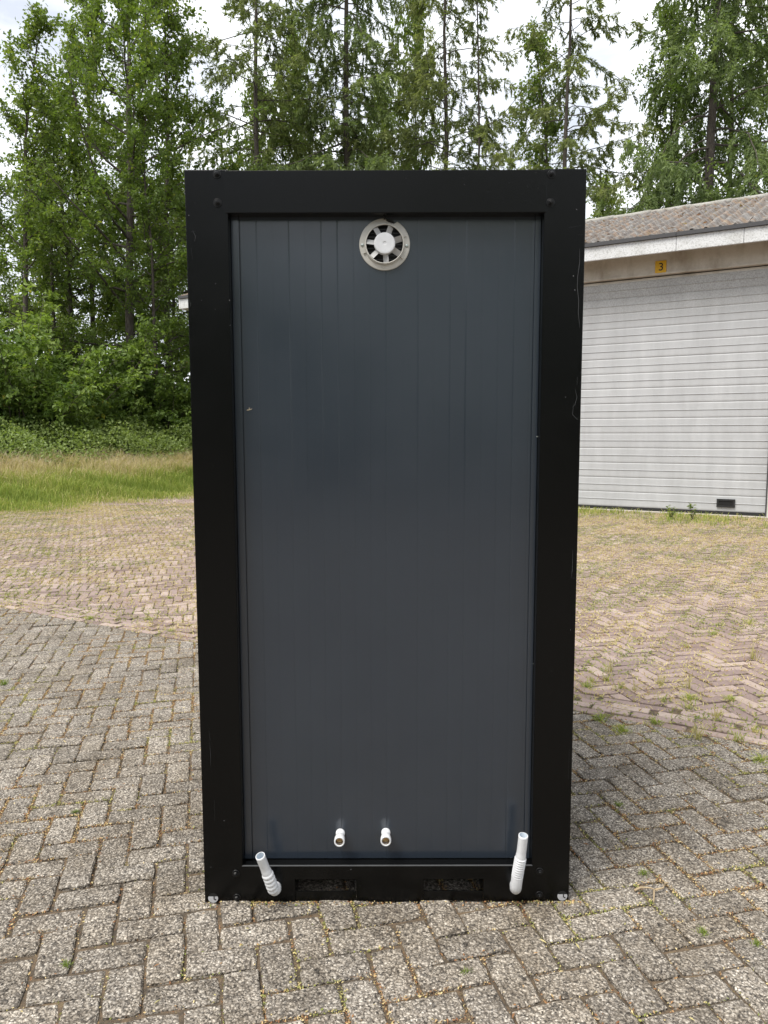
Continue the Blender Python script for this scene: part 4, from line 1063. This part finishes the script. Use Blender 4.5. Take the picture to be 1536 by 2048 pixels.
# corner holes: shade painted as black disc, lit ground beyond as pale half, black tab
for u, v in ((424.5, 1795), (1122.5, 1792)):
    P_ = at(u, v, 0); r_ = 0.0165
    bm = bmesh.new()
    for ya, yb, rad_, half in ((-0.0012, 0.0002, r_, False),):
        vv = [bm.verts.new((P_[0] + rad_ * math.cos(R(a)), ya, P_[2] + rad_ * math.sin(R(a)))) for a in range(0, 360, 12)]
        w_ = [bm.verts.new((c_.co.x, yb, c_.co.z)) for c_ in vv]
        bm.faces.new(vv); [bm.faces.new((vv[q], vv[(q + 1) % 30], w_[(q + 1) % 30], w_[q])) for q in range(30)]
    ch = bm_obj('corner_hole', bm, M['ink_hollow'], con)
    bm = bmesh.new(); vv = [bm.verts.new((P_[0] + r_ * 0.97 * math.cos(R(a)), -0.0018, P_[2] + r_ * 0.97 * math.sin(R(a)))) for a in range(160, 381, 10)]
    w_ = [bm.verts.new((c_.co.x, -0.0014, c_.co.z)) for c_ in vv]; bm.faces.new(vv)
    for q in range(len(vv)): bm.faces.new((vv[q], vv[(q + 1) % len(vv)], w_[(q + 1) % len(vv)], w_[q]))
    bm_obj('lit_ground_half', bm, M['cap_grey'], ch)
    bm = bmesh.new(); sgn = 1 if u < 700 else 1
    box(bm, P_[0] + 0.002, P_[0] + 0.0048, -0.0030, -0.0021, P_[2] - 0.004, P_[2] + 0.007); box(bm, P_[0] + 0.0049, P_[0] + 0.010, -0.0030, -0.0021, P_[2] - 0.006, P_[2] - 0.003)
    bm_obj('latch_tab', bm, M['ink_hollow'], ch)
# fan
fcx, fcz = [float(v_) for v_ in at(770, 488, REC - 0.01)[[0, 2]]]
YF = REC - 0.0008
fan = empty('fan', (fcx, 0, fcz), 0, con); fan['label'] = 'round white ventilation fan with seven blades'
RO, RI, RH = 0.0768, 0.0575, 0.0320
bm = bmesh.new(); seg = 72
prof_ = [(RI + 0.001, YF), (RO, YF), (RO, YF - 0.003), (RO - 0.0015, YF - 0.0045), (RI + 0.0035, YF - 0.007), (RI + 0.003, YF - 0.012), (RI, YF - 0.012), (RI, YF)]
rings = []
for q in range(seg):
    a = 2 * math.pi * q / seg; cut = 0.0
    dgq = math.degrees(a) % 360
    if 62 < dgq < 88: cut = 0.010 if dgq < 84 else 0.004        # torn upper rim
    rings.append([bm.verts.new(((r_ - (cut if r_ > RI + 0.008 else 0)) * math.cos(a), y_, (r_ - (cut if r_ > RI + 0.008 else 0)) * math.sin(a))) for r_, y_ in prof_])
for q in range(seg):
    A_, B_ = rings[q], rings[(q + 1) % seg]
    for j in range(len(prof_) - 1): bm.faces.new((A_[j], A_[j + 1], B_[j + 1], B_[j]))
bm_obj('flange', bm, M['old_plastic'], fan)
sweep_obj('duct_shade_disc', [(0, YF - 0.0008, 0), (0, YF - 0.0004, 0)], [RI, RI], M['ink_hollow'], fan, 40)  # black disc painted in for the shade inside the duct; no opening cut
for k in range(9):
    z_ = -0.044 + k * 0.011; hw = math.sqrt(max(0, (RI - 0.003) ** 2 - z_ * z_))
    box_obj('guard_bar', (-hw, hw, YF - 0.0028, YF - 0.0012, z_ - 0.0014, z_ + 0.0014), M['pocket'], fan)
sweep_obj('inner_ring', [(0, YF - 0.011, 0), (0, YF - 0.0148, 0), (0, YF - 0.0148, 0), (0, YF - 0.011, 0)], [RI + 0.0015, RI + 0.001, RI - 0.0015, RI - 0.002], M['old_plastic'], fan, 64, (False, False))
hub = sweep_obj('hub', [(0, YF - 0.003, 0), (0, YF - 0.018, 0), (0, YF - 0.0205, 0), (0, YF - 0.021, 0), (0, YF - 0.021, 0), (0, YF - 0.0198, 0)], [RH, RH, RH - 0.002, RH - 0.006, 0.0055, 0.0042], M['white_plastic'], fan, 48, smooth=False)
for k in range(7):
    a = R(275 + k * 360 / 7); bm = bmesh.new(); vv = []
    for r_ in np.linspace(RH - 0.002, RI - 0.003, 4):
        for tt, yy in ((-0.21, YF - 0.0045), (0.0, YF - 0.0095), (0.21, YF - 0.0155)):
            aa = a + tt * (0.036 / r_) * 1.05
            vv.append((r_ * math.cos(aa), yy, r_ * math.sin(aa)))
    up_ = [bm.verts.new(c_) for c_ in vv]; dn = [bm.verts.new((c_[0], c_[1] + 0.0012, c_[2])) for c_ in vv]
    for i_ in range(3):
        for j in range(2):
            q = i_ * 3 + j
            bm.faces.new((up_[q], up_[q + 1], up_[q + 4], up_[q + 3])); bm.faces.new((dn[q], dn[q + 3], dn[q + 4], dn[q + 1]))
    rim = [0, 1, 2, 5, 8, 11, 10, 9, 6, 3]
    for q in range(10): bm.faces.new((up_[rim[q]], up_[rim[(q + 1) % 10]], dn[rim[(q + 1) % 10]], dn[rim[q]]))
    bm_obj('blade', bm, M['blade'], fan)
for a in (182, -4):
    o = sweep_obj('screw', [(0, 0.0, 0), (0, -0.0022, 0), (0, -0.0032, 0)], [0.0052, 0.0050, 0.0032], M['zinc'], fan, 16); o.location = (0.067 * math.cos(R(a)), YF - 0.0052, 0.067 * math.sin(R(a)))
for a in (203, 266, 322, 20):
    bm = bmesh.new(); box(bm, RI + 0.003, RI + 0.0125, YF - 0.0105, YF - 0.004, -0.0007, 0.0007, Matrix.Rotation(-R(a), 4, 'Y')); bm_obj('rib', bm, M['old_plastic'], fan)
# black wire above the fan
sweep_obj('wire', [(0.0, YF - 0.004, RO - 0.004), (-0.004, YF - 0.008, RO + 0.008), (-0.012, YF - 0.006, RO + 0.016)], [0.0022] * 3, M['rubber'], fan, 8)
sweep_obj('wire', [(0.006, YF - 0.005, RO - 0.006), (0.018, YF - 0.007, RO - 0.008), (0.03, YF - 0.006, RO - 0.014)], [0.003, 0.0034, 0.002], M['rubber'], fan, 8)

# water connections
for u, v, sd in ((677, 1684, 0), (770, 1683, 1)):
    P_ = at(u, v, REC - 0.058)
    cx_, cz_ = float(P_[0]), float(P_[2])
    wc = empty('water_connection', (cx_, 0, cz_), 0, con); wc['label'] = 'short white threaded pipe stub'
    ys2 = [REC - 0.0005, REC - 0.006, REC - 0.006, REC - 0.030, REC - 0.033, REC - 0.040, REC - 0.056, REC - 0.058, REC - 0.058, REC - 0.045]
    rs2 = [0.0150, 0.0150, 0.0142, 0.0142, 0.0160, 0.0172, 0.0172, 0.0165, 0.0125, 0.0115]
    sweep_obj('collar', [(0, y_, 0) for y_ in ys2], rs2, M['white_plastic'], wc, 28, (True, False))
    yb = []; rb = []
    for q in range(9): yb += [REC - 0.0565 + q * 0.0022]; rb += [0.0124 if q % 2 else 0.0108]
    sweep_obj('brass_thread', [(0, y_, 0) for y_ in yb], rb, M['brass'], wc, 24, (False, True))
# flexible drain pipes
def drain(points, rr_, name_label, ncorr, corr_range):
    """points: path from the beam to the open end"""
    P_ = [Vector(p_) for p_ in points]
    dense = []
    for i_ in range(len(P_) - 1):
        p0 = P_[max(i_ - 1, 0)]; p1 = P_[i_]; p2 = P_[i_ + 1]; p3 = P_[min(i_ + 2, len(P_) - 1)]
        for t_ in np.linspace(0, 1, 24, endpoint=False):
            dense.append(0.5 * ((2 * p1) + (-p0 + p2) * t_ + (2 * p0 - 5 * p1 + 4 * p2 - p3) * t_ ** 2 + (-p0 + 3 * p1 - 3 * p2 + p3) * t_ ** 3))
    dense.append(P_[-1]); D_ = np.array([tuple(v_) for v_ in dense])
    sl = np.concatenate([[0], np.cumsum(np.linalg.norm(np.diff(D_, axis=0), axis=1))]); sl /= sl[-1]
    e = empty('drain_pipe', (0, 0, 0), 0, con); e['label'] = name_label
    a_, b_ = corr_range
    uu = np.linspace(0, b_ + 0.02, 90); pp = np.column_stack([np.interp(uu, sl, D_[:, q]) for q in range(3)])
    ph = np.clip((uu - a_) / (b_ - a_), 0, 1)
    rad_ = rr_ * 1.22 * (1 + np.where((uu > a_) & (uu < b_), 0.20 * (np.abs(np.sin(ph * math.pi * ncorr)) ** 0.7 - 0.8), 0.0))
    rad_ = np.where(uu >= b_, rr_ * 1.02, rad_)
    sweep_obj('flexible_elbow', pp, rad_, M['white_plastic'], e, 28)
    u2 = np.concatenate([np.linspace(b_ - 0.01, 1.0, 14)]); pp = np.column_stack([np.interp(u2, sl, D_[:, q]) for q in range(3)])
    r2 = np.where((u2 < b_ + 0.06), rr_ * 1.07, rr_)
    inner = np.column_stack([np.interp(np.linspace(1.0, 0.80, 5), sl, D_[:, q]) for q in range(3)])
    sweep_obj('pipe_end', np.concatenate([pp, pp[-1:]]), np.concatenate([r2, [rr_ * 0.84]]), M['white_plastic'], e, 28, (False, False))
    sweep_obj('pipe_bore', inner, [rr_ * 0.84] * 5, M['pipe_in'], e, 28, (False, True))
    return e
def A(u, v, y): return tuple(float(c_) for c_ in at(u, v, y))
drain([A(549, 1772, 0.0), A(549, 1778, -0.020), A(544, 1776, -0.040), A(537, 1757, -0.052), A(528, 1735, -0.062), A(518.5, 1711, -0.078)], 0.0150, 'short white drain pipe leaning outward to the left', 6, (0.12, 0.60))
drain([A(1029, 1768, 0.0), A(1029, 1776, -0.022), A(1030, 1773, -0.042), A(1034, 1745, -0.050), A(1040, 1712, -0.056), A(1045, 1671, -0.066)], 0.0150, 'longer white drain pipe leaning towards the post', 9, (0.36, 0.66))
# paint scratches and dust chips
def scratch(pts, w, y=-0.0004):
    P_ = [at(u, v, 0) for u, v in pts]; bm = bmesh.new(); L_, R_ = [], []
    for i_, p_ in enumerate(P_):
        a = P_[min(i_ + 1, len(P_) - 1)] - P_[max(i_ - 1, 0)]; s = np.array([a[2], -a[0]]); s = s / np.linalg.norm(s) * w * 0.30 * (0.4 if i_ in (0, len(P_) - 1) else 1)
        L_.append(bm.verts.new((p_[0] + s[0], y, p_[2] + s[1]))); R_.append(bm.verts.new((p_[0] - s[0], y, p_[2] - s[1])))
    for i_ in range(len(P_) - 1): bm.faces.new((L_[i_], R_[i_], R_[i_ + 1], L_[i_ + 1]))
    bm_obj('scratch', bm, M['scratch'], con)
scratch([(1160, 498), (1160, 525), (1156, 553), (1155, 575), (1158, 602), (1157, 628), (1160, 656)], 0.0020)
scratch([(1155, 755), (1154, 770)], 0.0016); scratch([(1150, 778), (1154, 795), (1150, 810), (1146, 815), (1148, 808)], 0.0016); scratch([(1147, 812), (1145, 830), (1155, 840), (1156, 835)], 0.0014)
scratch([(1138, 456), (1163, 452)], 0.0009); scratch([(1155, 471), (1166, 470)], 0.0009)
scratch([(386, 460), (392, 472), (390, 482)], 0.0016); scratch([(383, 462), (393, 462)], 0.0009); scratch([(383, 495), (386, 518)], 0.0010)
scratch([(378, 598), (382, 607), (381, 613)], 0.0012); scratch([(417, 1462), (419, 1480)], 0.0010); scratch([(418, 1486), (420, 1510), (420, 1532)], 0.0009); scratch([(427, 1600), (428, 1640)], 0.0008)
scratch([(1145, 1100), (1144, 1140), (1142, 1155)], 0.0014); scratch([(1139, 1156), (1150, 1157)], 0.0010); scratch([(1137, 1500), (1135, 1560)], 0.0007)
for u, v in ((379, 430), (432, 567), (1147, 553), (1150, 581), (431, 618), (404, 600), (1131, 795), (1154, 420), (1140, 1260), (460, 600), (461, 650), (420, 1733), (447, 1640), (930, 370), (1020, 1715), (700, 1738)):
    P_ = at(u, v, 0); r_ = rng.uniform(0.0006, 0.0011); bm = bmesh.new()
    bm.faces.new([bm.verts.new((P_[0] + r_ * math.cos(a) * rng.uniform(0.7, 1.3), -0.0022, P_[2] + r_ * math.sin(a))) for a in np.arange(6) * 1.047]); bm_obj('paint_chip', bm, M['cap_grey'], con)
# panel screws in the corner trims
for u, v in ((461, 605), (461, 650), (469, 874), (478, 1329), (1074, 874), (1066, 1328), (466, 700)):
    P_ = at(u, v, REC - 0.004); o = sweep_obj('panel_screw', [(0, 0, 0), (0, -0.0015, 0)], [0.0019, 0.0014], M['zinc'], con, 10); o.location = (P_[0], REC - 0.0045, P_[2])
# insect on the panel
P_ = at(499, 819, REC - 0.002)
ins = empty('insect', tuple(P_)); tag(ins, 'tiny pale winged insect sitting on the dark ribbed panel', 'insect')
sweep_obj('body', [(-0.006, -0.001, -0.002), (0, -0.0015, 0), (0.006, -0.001, 0.002)], [0.0005, 0.0013, 0.0006], M['insect'], ins, 8)
for pts in (((-0.001, 0.0005), (0.009, 0.0035), (0.007, 0.0012)), ((-0.001, 0.0005), (-0.009, -0.002), (-0.008, 0.0002)), ((-0.001, 0.001), (-0.0015, 0.0065), (0.0015, 0.0055))):
    bm = bmesh.new(); v_ = [bm.verts.new((a_, -0.0012, b_)) for a_, b_ in pts]; w_ = [bm.verts.new((a_, -0.0009, b_)) for a_, b_ in pts]
    bm.faces.new(v_); bm.faces.new(w_[::-1]); [bm.faces.new((v_[q], v_[(q + 1) % 3], w_[(q + 1) % 3], w_[q])) for q in range(3)]
    bm_obj('wing', bm, M['insect'], ins)

# ------------------------------------------------------------------ the wood on the other side of the yard, mirrored in the glossy panel
n_ = 16000
x_ = rng.uniform(-32, 32, n_); z_ = rng.random(n_) ** 0.9 * (8.5 + 2.5 * np.sin(x_ * 0.5) + 1.5 * np.sin(x_ * 1.3)); y_ = -19 - rng.random(n_) * 4 - 0.004 * x_ ** 2
Vv, Q = cards(np.column_stack([x_, y_, z_]), rng.normal(0, 1, (n_, 3)), 0.55, 0.42, 0.2, 0.5)
o = obj('wood_edge', np_mesh('wood_edge', Vv, [Q], M['leaf_oak'], np.repeat(rng.random(n_) * 0.8, 4)))
tag(o, 'leafy wood edge behind the viewer, seen only as a reflection in the panel', 'wood', kind='stuff')
